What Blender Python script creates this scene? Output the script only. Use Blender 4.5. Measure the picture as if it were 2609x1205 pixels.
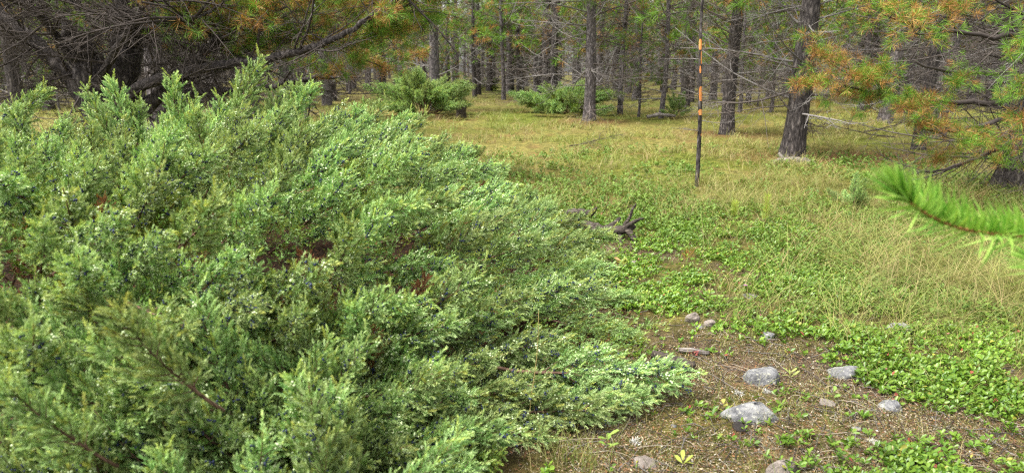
import bpy, math, random
import numpy as np
from mathutils import Matrix, Vector

R = math.radians
sc = bpy.context.scene
for o in list(bpy.data.objects):
    bpy.data.objects.remove(o)

# ------------------------------------------------------------------ camera
CAM_H = 1.5
PITCH = R(14.27)
cam_d = bpy.data.cameras.new('camera')
cam = bpy.data.objects.new('camera', cam_d)
sc.collection.objects.link(cam)
cam.location = (0, 0, CAM_H)
cam.rotation_euler = (R(90) - PITCH, 0, 0)
cam_d.sensor_width = 36
cam_d.lens = 36 * 1700 / 2609
cam_d.clip_start = 0.05
cam_d.clip_end = 600
cam_d.dof.use_dof = True
cam_d.dof.focus_distance = 4.3
cam_d.dof.aperture_fstop = 2.8
sc.camera = cam

# ------------------------------------------------------------------ sky and sun (soft overcast daylight)
SUN_EL, SUN_AZ = R(64), R(248)
w = bpy.data.worlds.new('World')
sc.world = w
w.use_nodes = True
nt = w.node_tree
nt.nodes.clear()
sky = nt.nodes.new('ShaderNodeTexSky')
sky.sky_type = 'NISHITA'
sky.sun_disc = False
sky.sun_elevation = SUN_EL
sky.sun_rotation = SUN_AZ
sky.air_density = 1.0
sky.dust_density = 3.0
sky.ozone_density = 1.0
hs = nt.nodes.new('ShaderNodeHueSaturation')
hs.inputs['Saturation'].default_value = 0.12
bg = nt.nodes.new('ShaderNodeBackground')
bg.inputs['Strength'].default_value = 0.068
wo = nt.nodes.new('ShaderNodeOutputWorld')
nt.links.new(sky.outputs[0], hs.inputs['Color'])
nt.links.new(hs.outputs[0], bg.inputs[0])
nt.links.new(bg.outputs[0], wo.inputs[0])
sl = bpy.data.lights.new('sun', 'SUN')
sl.energy = 1.5
sl.angle = R(28)
sl.color = (1.0, 0.965, 0.90)
so = bpy.data.objects.new('sun', sl)
sc.collection.objects.link(so)
sdir = Vector((math.sin(SUN_AZ) * math.cos(SUN_EL), math.cos(SUN_AZ) * math.cos(SUN_EL), math.sin(SUN_EL)))
so.rotation_euler = sdir.to_track_quat('Z', 'Y').to_euler()

vs = sc.view_settings
vs.view_transform = 'Standard'
vs.look = 'None'
vs.exposure = 2.6
vs.gamma = 1.0
vs.use_curve_mapping = False
sc.cycles.use_denoising = False
sc.cycles.max_bounces = 6
sc.cycles.diffuse_bounces = 3
sc.cycles.filter_width = 1.2
sc.cycles.transmission_bounces = 4
sc.cycles.glossy_bounces = 2

rng = np.random.default_rng(7)
random.seed(7)
COL = sc.collection
F = 1700.0


def ray(px, py):
    u = (px - 1304.5) / F
    v = (602.5 - py) / F
    return np.array([u, math.cos(PITCH) + v * math.sin(PITCH), -math.sin(PITCH) + v * math.cos(PITCH)])


def at(px, py, z=0.0):                 # point of the photograph -> place on the ground
    d = ray(px, py)
    t = (z - CAM_H) / d[2]
    return np.array([0, 0, CAM_H]) + d * t


def atd(px, py, y):                    # point of the photograph at y metres ahead
    d = ray(px, py)
    return np.array([0, 0, CAM_H]) + d * (y / d[1])


# ------------------------------------------------------------------ noise
def _hash(ix, iy, seed):
    n = (ix.astype(np.int64) * 374761393 + iy.astype(np.int64) * 668265263 + seed * 982451653) & 0xffffffff
    n = ((n ^ (n >> 13)) * 1274126177) & 0xffffffff
    return ((n ^ (n >> 16)) & 0xffff) / 65535.0


def vnoise(x, y, seed=0):
    x = np.asarray(x, float); y = np.asarray(y, float)
    ix = np.floor(x); iy = np.floor(y)
    fx = x - ix; fy = y - iy
    fx = fx * fx * (3 - 2 * fx); fy = fy * fy * (3 - 2 * fy)
    a = _hash(ix, iy, seed); b = _hash(ix + 1, iy, seed)
    c = _hash(ix, iy + 1, seed); d = _hash(ix + 1, iy + 1, seed)
    return (a * (1 - fx) + b * fx) * (1 - fy) + (c * (1 - fx) + d * fx) * fy


def fbm(x, y, seed=0, o=4):
    s = 0; a = 0.5; t = 0
    for k in range(o):
        s = s + a * vnoise(x * 2 ** k, y * 2 ** k, seed + k * 17)
        t += a; a *= 0.5
    return s / t


def ground_h(x, y):
    x = np.asarray(x, float); y = np.asarray(y, float)
    h = (fbm(x * 0.35, y * 0.35, 3, 3) - 0.5) * 0.16
    h = h + (fbm(x * 2.2, y * 2.2, 9, 3) - 0.5) * 0.05
    h = h + (fbm(x * 11, y * 11, 19, 2) - 0.5) * 0.014
    return h


def gz(x, y):
    return float(ground_h(np.array([x]), np.array([y]))[0])


# ------------------------------------------------------------------ mesh collector
def norm(v):
    v = np.asarray(v, float)
    return v / (np.linalg.norm(v, axis=-1, keepdims=True) + 1e-12)


class MB:
    def __init__(s):
        s.v = []; s.t = []; s.c = []; s.n = 0

    def add(s, v, t, c=None):
        v = np.asarray(v, float).reshape(-1, 3); t = np.asarray(t, np.int64).reshape(-1, 3)
        if c is None:
            c = np.full((len(v), 3), 0.5)
        c = np.asarray(c, float)
        if c.ndim == 1:
            c = np.tile(c, (len(v), 1))
        s.v.append(v); s.t.append(t + s.n); s.c.append(c); s.n += len(v)
        return s

    def get(s):
        if not s.v:
            return np.zeros((0, 3)), np.zeros((0, 3), int), np.zeros((0, 3))
        return np.concatenate(s.v), np.concatenate(s.t), np.concatenate(s.c)

    def join(s, o, M=None):
        v, t, c = o.get()
        if M is not None:
            A = np.array(M)
            v = v @ A[:3, :3].T + A[:3, 3]
        return s.add(v, t, c)

    def tube(s, P, r, k=4, c=(.5, .5, .5), jit=0.0, cap=True):
        P = np.asarray(P, float); n = len(P)
        r = np.broadcast_to(np.asarray(r, float), (n,))
        T = np.gradient(P, axis=0); T = norm(T)
        ref = np.array([0, 0, 1.0]) if abs(T[0][2]) < 0.9 else np.array([1.0, 0, 0])
        X = norm(np.cross(T, ref)); Y = np.cross(T, X)
        a = np.linspace(0, 2 * np.pi, k, endpoint=False)
        rr = r[:, None] * (1 + jit * (rng.random((n, k)) - 0.5))
        V = P[:, None, :] + rr[:, :, None] * (np.cos(a)[None, :, None] * X[:, None, :] + np.sin(a)[None, :, None] * Y[:, None, :])
        i = np.arange(n - 1)[:, None] * k; j = np.arange(k)[None, :]; j2 = (j + 1) % k
        A = i + j; B = i + j2; C = i + k + j2; D = i + k + j
        t = np.concatenate([np.stack([A, B, C], -1).reshape(-1, 3), np.stack([A, C, D], -1).reshape(-1, 3)])
        V = V.reshape(-1, 3)
        if cap:
            V = np.concatenate([V, P[-1:] + T[-1:] * r[-1] * 0.6])
            e = (n - 1) * k; jj = np.arange(k)
            t = np.concatenate([t, np.stack([e + jj, e + (jj + 1) % k, np.full(k, n * k)], -1)])
        return s.add(V, t, np.asarray(c, float))

    def kites(s, B, D, L, W, c, N=None, mid=0.45):
        """flat needle / leaf: kite from base B along D"""
        n = len(B); D = norm(D)
        if N is None:
            N = rng.normal(size=(n, 3))
        S = norm(np.cross(D, N))
        L = np.broadcast_to(L, (n,))[:, None]; W = np.broadcast_to(W, (n,))[:, None]
        m = B + D * L * mid
        V = np.stack([B, m + S * W * .5, B + D * L, m - S * W * .5], 1).reshape(-1, 3)
        i = np.arange(n)[:, None] * 4
        t = np.concatenate([i + np.array([0, 1, 2]), i + np.array([0, 2, 3])])
        return s.add(V, t, np.repeat(np.broadcast_to(c, (n, 3)), 4, 0))

    def ribbons(s, B, D, bend, L, W, c, seg=3, tipc=None):
        """grass blades: start B, direction D, bending toward 'bend' with length"""
        n = len(B); D = norm(D); L = np.broadcast_to(L, (n,)); W = np.broadcast_to(W, (n,))
        S = norm(np.cross(D, bend + rng.normal(size=(n, 3)) * .3 + 1e-6))
        V = []; Cc = []
        c = np.broadcast_to(c, (n, 3)); tipc = c if tipc is None else np.broadcast_to(tipc, (n, 3))
        for k in range(seg):
            f = k / seg
            p = B + D * (L * f)[:, None] + bend * (L * f * f)[:, None]
            wd = (W * (1 - f * 0.6) * .5)[:, None]
            V += [p - S * wd, p + S * wd]; Cc += [c * (1 - f) + tipc * f] * 2
        V.append(B + D * L[:, None] + bend * L[:, None]); Cc.append(tipc)
        m = len(V)
        V = np.stack(V, 1).reshape(-1, 3); Cc = np.stack(Cc, 1).reshape(-1, 3)
        i = np.arange(n)[:, None] * m; T = []
        for k in range(seg - 1):
            a = 2 * k
            T += [i + np.array([a, a + 1, a + 3]), i + np.array([a, a + 3, a + 2])]
        a = 2 * (seg - 1)
        T.append(i + np.array([a, a + 1, a + 2]))
        return s.add(V, np.concatenate(T), Cc)

    def leaves(s, B, D, N, L, W, c, fold=0.18):
        """small rounded (obovate) leaves with a fold along the midrib"""
        n = len(B); D = norm(D); S = norm(np.cross(D, N)); U = norm(np.cross(S, D))
        L = np.broadcast_to(L, (n,))[:, None]; W = np.broadcast_to(W, (n,))[:, None]
        up = U * W * fold
        V = np.stack([B, B + D * L * .55 + S * W * .46 + up, B + D * L * .86 + S * W * .34 + up * .8, B + D * L,
                      B + D * L * .86 - S * W * .34 + up * .8, B + D * L * .55 - S * W * .46 + up], 1).reshape(-1, 3)
        i = np.arange(n)[:, None] * 6
        t = np.concatenate([i + np.array(q) for q in ([0, 1, 3], [1, 2, 3], [0, 3, 5], [3, 4, 5])])
        return s.add(V, t, np.repeat(np.broadcast_to(c, (n, 3)), 6, 0))

    def balls(s, C, r, c):
        """little octahedral-sphere berries (18 faces or so)"""
        ph = (1 + 5 ** .5) / 2
        iv = norm(np.array([(-1, ph, 0), (1, ph, 0), (-1, -ph, 0), (1, -ph, 0), (0, -1, ph), (0, 1, ph), (0, -1, -ph), (0, 1, -ph), (ph, 0, -1), (ph, 0, 1), (-ph, 0, -1), (-ph, 0, 1)], float))
        it = np.array([(0, 11, 5), (0, 5, 1), (0, 1, 7), (0, 7, 10), (0, 10, 11), (1, 5, 9), (5, 11, 4), (11, 10, 2), (10, 7, 6), (7, 1, 8), (3, 9, 4), (3, 4, 2), (3, 2, 6), (3, 6, 8), (3, 8, 9), (4, 9, 5), (2, 4, 11), (6, 2, 10), (8, 6, 7), (9, 8, 1)])
        n = len(C); r = np.broadcast_to(r, (n,))
        V = (C[:, None, :] + iv[None] * r[:, None, None]).reshape(-1, 3)
        t = (it[None] + (np.arange(n) * 12)[:, None, None]).reshape(-1, 3)
        return s.add(V, t, np.repeat(np.broadcast_to(c, (n, 3)), 12, 0))

    def mesh(s, name, mat, smooth=False):
        v, t, c = s.get()
        me = bpy.data.meshes.new(name)
        me.vertices.add(len(v)); me.vertices.foreach_set('co', v.astype(np.float32).ravel())
        me.loops.add(len(t) * 3); me.loops.foreach_set('vertex_index', t.astype(np.int32).ravel())
        me.polygons.add(len(t)); me.polygons.foreach_set('loop_start', np.arange(0, len(t) * 3, 3, dtype=np.int32))
        me.update(calc_edges=True)
        if smooth:
            me.polygons.foreach_set('use_smooth', np.ones(len(t), bool))
        a = me.attributes.new('Col', 'FLOAT_COLOR', 'POINT')
        a.data.foreach_set('color', np.concatenate([np.clip(c, 0, 1), np.ones((len(c), 1))], 1).astype(np.float32).ravel())
        me.materials.append(mat)
        return me


def link(name, me, parent=None, M=None):
    o = bpy.data.objects.new(name, me)
    COL.objects.link(o)
    if parent is not None:
        o.parent = parent
    if M is not None:
        o.matrix_basis = M
    return o


def tag(o, label=None, cat=None, group=None, kind=None):
    if label: o['label'] = label
    if cat: o['category'] = cat
    if group: o['group'] = group
    if kind: o['kind'] = kind
    return o


def thing(name, loc, label, cat, group=None):
    o = bpy.data.objects.new(name, None)
    COL.objects.link(o)
    o.empty_display_size = 0.1
    o.location = loc
    return tag(o, label, cat, group)


def frame(loc, d, up=(0, 0, 1), s=1.0, roll=0.0):
    """matrix whose local Z runs along d and local X leans toward 'up'"""
    z = norm(np.asarray(d, float)); u = np.asarray(up, float)
    x = u - z * np.dot(u, z)
    if np.linalg.norm(x) < 1e-3:
        x = np.array([1.0, 0, 0]) - z * z[0]
    x = norm(x); y = np.cross(z, x)
    if roll:
        x, y = x * math.cos(roll) + y * math.sin(roll), y * math.cos(roll) - x * math.sin(roll)
    m = np.eye(4); m[:3, 0] = x * s; m[:3, 1] = y * s; m[:3, 2] = z * s; m[:3, 3] = loc
    return Matrix(m.tolist())


# ------------------------------------------------------------------ materials
def new_mat(name):
    m = bpy.data.materials.new(name); m.use_nodes = True
    n = m.node_tree; n.nodes.clear()
    out = n.nodes.new('ShaderNodeOutputMaterial')
    return m, n, out


def leaf_mat(name, rough=0.5, spec=0.4, trans=0.25, var=0.25, nscale=3.0, tint=(1.0, 1.0, 0.6), hue=0.0, gain=1.0):
    m, n, out = new_mat(name)
    at_ = n.nodes.new('ShaderNodeAttribute'); at_.attribute_name = 'Col'
    oi = n.nodes.new('ShaderNodeObjectInfo')
    tc = n.nodes.new('ShaderNodeTexCoord')
    nz = n.nodes.new('ShaderNodeTexNoise'); nz.inputs['Scale'].default_value = nscale
    n.links.new(tc.outputs['Object'], nz.inputs['Vector'])
    ad = n.nodes.new('ShaderNodeMath'); ad.operation = 'ADD'
    n.links.new(nz.outputs[0], ad.inputs[0]); n.links.new(oi.outputs['Random'], ad.inputs[1])
    mr = n.nodes.new('ShaderNodeMapRange')
    mr.inputs[1].default_value = 0.4; mr.inputs[2].default_value = 1.6
    mr.inputs[3].default_value = (1 - var) * gain; mr.inputs[4].default_value = (1 + var) * gain
    n.links.new(ad.outputs[0], mr.inputs[0])
    hv = n.nodes.new('ShaderNodeHueSaturation')
    n.links.new(at_.outputs['Color'], hv.inputs['Color']); n.links.new(mr.outputs[0], hv.inputs['Value'])
    mh = n.nodes.new('ShaderNodeMapRange'); mh.inputs[3].default_value = 0.5 - hue; mh.inputs[4].default_value = 0.5 + hue
    n.links.new(oi.outputs['Random'], mh.inputs[0]); n.links.new(mh.outputs[0], hv.inputs['Hue'])
    p = n.nodes.new('ShaderNodeBsdfPrincipled')
    p.inputs['Roughness'].default_value = rough; p.inputs['Specular IOR Level'].default_value = spec
    n.links.new(hv.outputs[0], p.inputs['Base Color'])
    if trans > 0:
        tr = n.nodes.new('ShaderNodeBsdfTranslucent')
        mx = n.nodes.new('ShaderNodeMix'); mx.data_type = 'RGBA'; mx.blend_type = 'MULTIPLY'
        mx.inputs['Factor'].default_value = 1.0; mx.inputs['B'].default_value = (*tint, 1)
        n.links.new(hv.outputs[0], mx.inputs['A']); n.links.new(mx.outputs['Result'], tr.inputs[0])
        ms = n.nodes.new('ShaderNodeMixShader'); ms.inputs[0].default_value = trans
        n.links.new(p.outputs[0], ms.inputs[1]); n.links.new(tr.outputs[0], ms.inputs[2])
        n.links.new(ms.outputs[0], out.inputs[0])
    else:
        n.links.new(p.outputs[0], out.inputs[0])
    return m


def ramp(n, stops):
    r = n.nodes.new('ShaderNodeValToRGB')
    e = r.color_ramp.elements
    while len(e) < len(stops):
        e.new(0.5)
    for el, (p, c) in zip(e, stops):
        el.position = p; el.color = (*c, 1)
    return r


def bark_mat(name, stops, sx=18, sz=4.0, lying=False, bump=0.9, rough=0.9, dist=0.02):
    m, n, out = new_mat(name)
    tc = n.nodes.new('ShaderNodeTexCoord')
    mp = n.nodes.new('ShaderNodeMapping'); mp.inputs['Scale'].default_value = (sz, sx, sx) if lying else (sx, sx, sz)
    n.links.new(tc.outputs['Object'], mp.inputs[0])
    vo = n.nodes.new('ShaderNodeTexVoronoi'); vo.feature = 'DISTANCE_TO_EDGE'; vo.inputs['Scale'].default_value = 1.0
    n1 = n.nodes.new('ShaderNodeTexNoise'); n1.inputs['Scale'].default_value = 1.6; n1.inputs['Detail'].default_value = 8
    n.links.new(mp.outputs[0], n1.inputs['Vector'])
    mixv = n.nodes.new('ShaderNodeMix'); mixv.data_type = 'VECTOR'; mixv.inputs['Factor'].default_value = 0.35
    n.links.new(mp.outputs[0], mixv.inputs[4]); n.links.new(n1.outputs['Color'], mixv.inputs[5])
    n.links.new(mixv.outputs[1], vo.inputs['Vector'])
    mul = n.nodes.new('ShaderNodeMath'); mul.operation = 'MULTIPLY_ADD'
    n.links.new(vo.outputs['Distance'], mul.inputs[0]); mul.inputs[1].default_value = 1.1
    n.links.new(n1.outputs[0], mul.inputs[2])
    rp = ramp(n, stops)
    n.links.new(mul.outputs[0], rp.inputs[0])
    p = n.nodes.new('ShaderNodeBsdfPrincipled'); p.inputs['Roughness'].default_value = rough
    p.inputs['Specular IOR Level'].default_value = 0.2
    n.links.new(rp.outputs[0], p.inputs['Base Color'])
    b = n.nodes.new('ShaderNodeBump'); b.inputs['Strength'].default_value = bump; b.inputs['Distance'].default_value = dist
    n.links.new(mul.outputs[0], b.inputs['Height']); n.links.new(b.outputs[0], p.inputs['Normal'])
    n.links.new(p.outputs[0], out.inputs[0])
    return m


def speckle_mat(name, stops, scale=9, detail=10, bump=0.6, rough=0.85, dist=0.01, lichen=None):
    m, n, out = new_mat(name)
    tc = n.nodes.new('ShaderNodeTexCoord')
    oi = n.nodes.new('ShaderNodeObjectInfo')
    va = n.nodes.new('ShaderNodeVectorMath'); va.operation = 'ADD'
    n.links.new(tc.outputs['Object'], va.inputs[0]); n.links.new(oi.outputs['Location'], va.inputs[1])
    n1 = n.nodes.new('ShaderNodeTexNoise'); n1.inputs['Scale'].default_value = scale; n1.inputs['Detail'].default_value = detail
    n1.inputs['Roughness'].default_value = 0.68
    n.links.new(va.outputs[0], n1.inputs['Vector'])
    rp = ramp(n, stops); n.links.new(n1.outputs[0], rp.inputs[0])
    col = rp.outputs[0]
    if lichen:
        n2 = n.nodes.new('ShaderNodeTexNoise'); n2.inputs['Scale'].default_value = scale * 2.3; n2.inputs['Detail'].default_value = 6
        n.links.new(va.outputs[0], n2.inputs['Vector'])
        r2 = ramp(n, [(0.56, (0, 0, 0)), (0.66, (1, 1, 1))]); n.links.new(n2.outputs[0], r2.inputs[0])
        mx = n.nodes.new('ShaderNodeMix'); mx.data_type = 'RGBA'
        n.links.new(r2.outputs[0], mx.inputs['Factor']); n.links.new(col, mx.inputs['A']); mx.inputs['B'].default_value = (*lichen, 1)
        col = mx.outputs['Result']
    p = n.nodes.new('ShaderNodeBsdfPrincipled'); p.inputs['Roughness'].default_value = rough
    p.inputs['Specular IOR Level'].default_value = 0.25
    n.links.new(col, p.inputs['Base Color'])
    b = n.nodes.new('ShaderNodeBump'); b.inputs['Strength'].default_value = bump; b.inputs['Distance'].default_value = dist
    n.links.new(n1.outputs[0], b.inputs['Height']); n.links.new(b.outputs[0], p.inputs['Normal'])
    n.links.new(p.outputs[0], out.inputs[0])
    return m


M_jun = leaf_mat('juniper_needles', rough=0.5, spec=0.22, trans=0.25, var=0.25, nscale=4.0, tint=(1, 1, .45), hue=0.017)
M_pine = leaf_mat('pine_needles', rough=0.5, spec=0.2, trans=0.25, var=0.22, nscale=1.5)
M_grass = leaf_mat('grass_blades', rough=0.6, spec=0.25, trans=0.3, var=0.2, nscale=0.8, gain=.84)
M_bear = leaf_mat('glossy_leaf', rough=0.36, spec=0.35, trans=0.28, var=0.25, nscale=3.0, tint=(1, 1, .35), gain=.84)
M_soft = leaf_mat('soft_leaf', rough=0.6, spec=0.25, trans=0.3, var=0.15, nscale=3.0, gain=.82)
M_litter = leaf_mat('litter', rough=0.85, spec=0.15, trans=0.0, var=0.25, nscale=5.0, gain=.86)
M_twig = leaf_mat('twig_bark', rough=0.9, spec=0.15, trans=0.0, var=0.3, nscale=6.0)
M_berry = leaf_mat('berry_skin', rough=0.5, spec=0.4, trans=0.0, var=0.1, nscale=9.0)
M_bark = bark_mat('pine_bark_grey', [(0.30, (.016, .013, .013)), (0.50, (.062, .054, .054)), (0.75, (.135, .118, .118)), (0.95, (.22, .195, .19))], sx=26, sz=9)
M_barkd = bark_mat('pine_bark_dark', [(0.30, (.009, .007, .007)), (0.50, (.032, .027, .026)), (0.75, (.072, .062, .058)), (0.95, (.15, .13, .12))], sx=26, sz=8)
M_barkj = bark_mat('juniper_bark', [(0.30, (.030, .018, .013)), (0.55, (.095, .055, .038)), (0.85, (.19, .115, .08))], sx=90, sz=18, bump=0.5, dist=0.004)
M_wood = bark_mat('weathered_wood', [(0.25, (.022, .018, .016)), (0.5, (.11, .095, .085)), (0.75, (.22, .195, .175)), (0.95, (.36, .33, .30))], sx=60, sz=9, lying=True, bump=0.8, dist=0.012)
M_wood_dk = bark_mat('charred_wood', [(0.25, (.010, .008, .007)), (0.5, (.035, .028, .023)), (0.75, (.065, .052, .042)), (0.95, (.16, .14, .11))], sx=70, sz=9, lying=True, bump=0.8, dist=0.01)
M_peel = bark_mat('bare_orange_wood', [(0.3, (.40, .13, .03)), (0.6, (.56, .20, .05)), (0.95, (.62, .30, .11))], sx=40, sz=6, bump=0.2, dist=0.004)
M_stone = speckle_mat('grey_stone', [(0.30, (.045, .046, .05)), (0.46, (.13, .13, .135)), (0.60, (.21, .208, .205)), (0.78, (.33, .32, .30))], scale=26, bump=1.0, dist=.02, lichen=(.33, .325, .27))
M_stone_p = speckle_mat('pinkish_stone', [(0.30, (.06, .052, .045)), (0.46, (.16, .135, .115)), (0.62, (.24, .205, .18)), (0.8, (.34, .305, .27))], scale=26, bump=1.0, dist=.02)
M_black = speckle_mat('dark_lump', [(0.3, (.006, .005, .005)), (0.6, (.025, .02, .018)), (0.8, (.06, .05, .045))], scale=40)


def ground_mat():
    m, n, out = new_mat('forest_floor')
    tc = n.nodes.new('ShaderNodeTexCoord')
    at_ = n.nodes.new('ShaderNodeAttribute'); at_.attribute_name = 'Col'
    n1 = n.nodes.new('ShaderNodeTexNoise'); n1.inputs['Scale'].default_value = 42; n1.inputs['Detail'].default_value = 9; n1.inputs['Roughness'].default_value = 0.72
    n2 = n.nodes.new('ShaderNodeTexNoise'); n2.inputs['Scale'].default_value = 7; n2.inputs['Detail'].default_value = 6
    for q in (n1, n2):
        n.links.new(tc.outputs['Object'], q.inputs['Vector'])
    r1 = ramp(n, [(0.32, (.30, .27, .25)), (0.48, (.85, .80, .75)), (0.60, (1.25, 1.2, 1.0)), (0.75, (2.1, 1.95, 1.6))])
    n.links.new(n1.outputs[0], r1.inputs[0])
    mx = n.nodes.new('ShaderNodeMix'); mx.data_type = 'RGBA'; mx.blend_type = 'MULTIPLY'; mx.inputs['Factor'].default_value = 1
    n.links.new(at_.outputs['Color'], mx.inputs['A']); n.links.new(r1.outputs[0], mx.inputs['B'])
    r2 = ramp(n, [(0.32, (.50, .52, .45)), (0.5, (.95, .95, .9)), (0.68, (1.45, 1.35, 1.25))])
    n.links.new(n2.outputs[0], r2.inputs[0])
    mx2 = n.nodes.new('ShaderNodeMix'); mx2.data_type = 'RGBA'; mx2.blend_type = 'MULTIPLY'; mx2.inputs['Factor'].default_value = 1
    n.links.new(mx.outputs['Result'], mx2.inputs['A']); n.links.new(r2.outputs[0], mx2.inputs['B'])
    p = n.nodes.new('ShaderNodeBsdfPrincipled'); p.inputs['Roughness'].default_value = 0.95; p.inputs['Specular IOR Level'].default_value = 0.1
    n.links.new(mx2.outputs['Result'], p.inputs['Base Color'])
    b = n.nodes.new('ShaderNodeBump'); b.inputs['Strength'].default_value = 0.9; b.inputs['Distance'].default_value = 0.02
    n.links.new(n1.outputs[0], b.inputs['Height']); n.links.new(b.outputs[0], p.inputs['Normal'])
    n.links.new(p.outputs[0], out.inputs[0])
    return m


M_ground = ground_mat()

# ------------------------------------------------------------------ zones of the forest floor (metres, x right, y ahead)
BC = np.array([-2.3, 4.2])             # middle of the big juniper


def bush_r(x, y):
    near = 3.1 + .75 * np.clip((-.25 - np.asarray(x)) / .9, 0, 1)
    ry = np.where(np.asarray(y) < BC[1], near, 3.6)
    return np.sqrt(((x - BC[0]) / 3.15) ** 2 + ((y - BC[1]) / ry) ** 2)


def blob(x, y, cx, cy, rx, ry, soft=0.35, seed=5):
    d = np.sqrt(((x - cx) / rx) ** 2 + ((y - cy) / ry) ** 2) + (fbm(x * 1.7, y * 1.7, seed, 3) - .5) * 1.1
    return np.clip((1 - d) / soft + .5, 0, 1)


def z_bear(x, y):                      # glossy green creeping cover
    a = blob(x, y, 1.75, 4.75, 1.35, 1.15, .55, 5)
    b = blob(x, y, 2.35, 3.05, .75, .62, .6, 6)
    b2 = blob(x, y, 1.75, 2.15, .42, .22, .4, 16)
    b3 = blob(x, y, 1.18, 2.24, .2, .16, .4, 26)
    c = blob(x, y, 1.9, 6.6, 1.7, .9, .5, 7) * .75
    d = blob(x, y, .95, 4.35, .35, .5, .4, 8)
    e = blob(x, y, 2.0, 3.75, .9, .35, .5, 8) * .75
    f = blob(x, y, 3.3, 4.3, 1.2, .7, .6, 36) * .45
    return np.clip(np.maximum.reduce([a, b, b2, b3, c, d, e, f]), 0, 1)


def z_bare(x, y):                      # mossy soil with litter
    a = blob(x, y, 1.15, 2.75, .95, .95, .4, 11)
    b = blob(x, y, 1.0, 5.6, .4, .42, .4, 12)
    c = blob(x, y, 1.75, 2.5, .7, .5, .4, 13) * .8
    return np.maximum.reduce([a, b, c])


def z_dry(x, y):                       # long dry grass
    a = blob(x, y, 3.7, 5.0, 1.0, 1.1, .5, 21)
    b = blob(x, y, 3.0, 4.1, .7, .5, .5, 22) * .8
    c = blob(x, y, 4.2, 6.6, 1.8, 1.0, .6, 23) * .5
    return np.maximum.reduce([a, b, c])


TREE_AT = []                           # filled below; orange needle litter lies under the pines
pine_spots = [at(1500, 310), at(1855, 340), at(2010, 402), at(2560, 487), at(290, 420), at(415, 330), at(1110, 296), at(2250, 400)]


def ground_col(x, y):
    n = fbm(x * .55, y * .55, 31, 4); n2 = fbm(x * 2.3, y * 2.3, 32, 3); n3 = fbm(x * .16, y * .16, 33, 3)
    straw = np.array([.178, .170, .055]); green = np.array([.115, .145, .026]); soil = np.array([.100, .078, .056])
    moss = np.array([.090, .088, .026]); red = np.array([.17, .095, .05]); lush = np.array([.09, .14, .025])
    def mixc(A, B, t):
        return A * (1 - t[:, None]) + B * t[:, None]
    c = mixc(np.tile(straw, (len(x), 1)), np.tile(green, (len(x), 1)), np.clip((n - .42) * 5, 0, 1))
    c = mixc(c, np.tile(red, (len(x), 1)), np.clip((n2 - .60) * 5, 0, 1) * .55)
    c = mixc(c, np.tile(lush, (len(x), 1)), np.clip((n3 - .5) * 6, 0, 1) * np.clip((y - 25) / 10, 0, 1) * .8)
    c = mixc(c, np.tile(np.array([.105, .085, .045]), (len(x), 1)), np.clip((y - 23) / 8, 0, 1) * np.clip(.45 + (n2 - .45) * 3, .15, .9))
    near = np.clip((9.5 - y) / 3, 0, 1)
    c = mixc(c, np.tile(moss, (len(x), 1)), near * .75)
    c = mixc(c, np.tile(soil, (len(x), 1)), np.maximum(near * np.clip((n2 - .4) * 4, 0, 1) * .6, z_bare(x, y) * np.clip(.35 + (n2 - .35) * 3, 0, 1)))
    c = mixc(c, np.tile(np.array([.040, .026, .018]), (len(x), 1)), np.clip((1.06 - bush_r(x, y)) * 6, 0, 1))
    for p in pine_spots:
        d = np.hypot(x - p[0], y - p[1]) + (n2 - .5) * 1.6
        c = mixc(c, np.tile(red, (len(x), 1)), np.clip((1.5 - d) / 1.0, 0, 1) * .8)
    return c * .84


def build_ground():
    ys = np.concatenate([np.linspace(-40, -2, 14, endpoint=False), np.linspace(-2, 1.4, 24, endpoint=False), np.geomspace(1.4, 12, 230, endpoint=False), np.geomspace(12, 170, 90)])
    xp = np.concatenate([np.linspace(0, 4.5, 110, endpoint=False), np.geomspace(4.5, 150, 70)])
    xs = np.concatenate([-xp[:0:-1], xp])
    X, Y = np.meshgrid(xs, ys)
    x = X.ravel(); y = Y.ravel()
    V = np.stack([x, y, ground_h(x, y)], 1)
    nx, ny = len(xs), len(ys)
    i = (np.arange(ny - 1)[:, None] * nx + np.arange(nx - 1)[None]).ravel()
    T = np.concatenate([np.stack([i, i + 1, i + nx + 1], 1), np.stack([i, i + nx + 1, i + nx], 1)])
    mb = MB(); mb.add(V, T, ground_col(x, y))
    g = link('ground', mb.mesh('ground', M_ground, True))
    tag(g, 'mossy needle strewn forest floor of the clearing', 'ground', kind='structure')


build_ground()


# ------------------------------------------------------------------ curves
def curve(L, n, d0, d1, wob=0.05, r=None):
    """polyline of length L whose direction turns from d0 to d1 with a wobble"""
    t = np.linspace(0, 1, n)[:, None]
    D = norm(np.asarray(d0, float)) * (1 - t) + norm(np.asarray(d1, float)) * t
    D = norm(D + np.cumsum(rng.normal(size=(n, 3)), 0) * wob)
    P = np.concatenate([[[0, 0, 0]], np.cumsum(D[:-1] * (L / (n - 1)), 0)])
    return P, D


# ------------------------------------------------------------------ juniper branches (a handful of kinds, copied as parts)
J_GREEN = np.array([.098, .200, .032]); J_PALE = np.array([.42, .55, .235]); J_BLUE = np.array([.195, .32, .105])
J_YEL = np.array([.46, .52, .13]); J_OLD = np.array([.135, .17, .018]); J_DEAD = np.array([.17, .072, .032])


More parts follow.
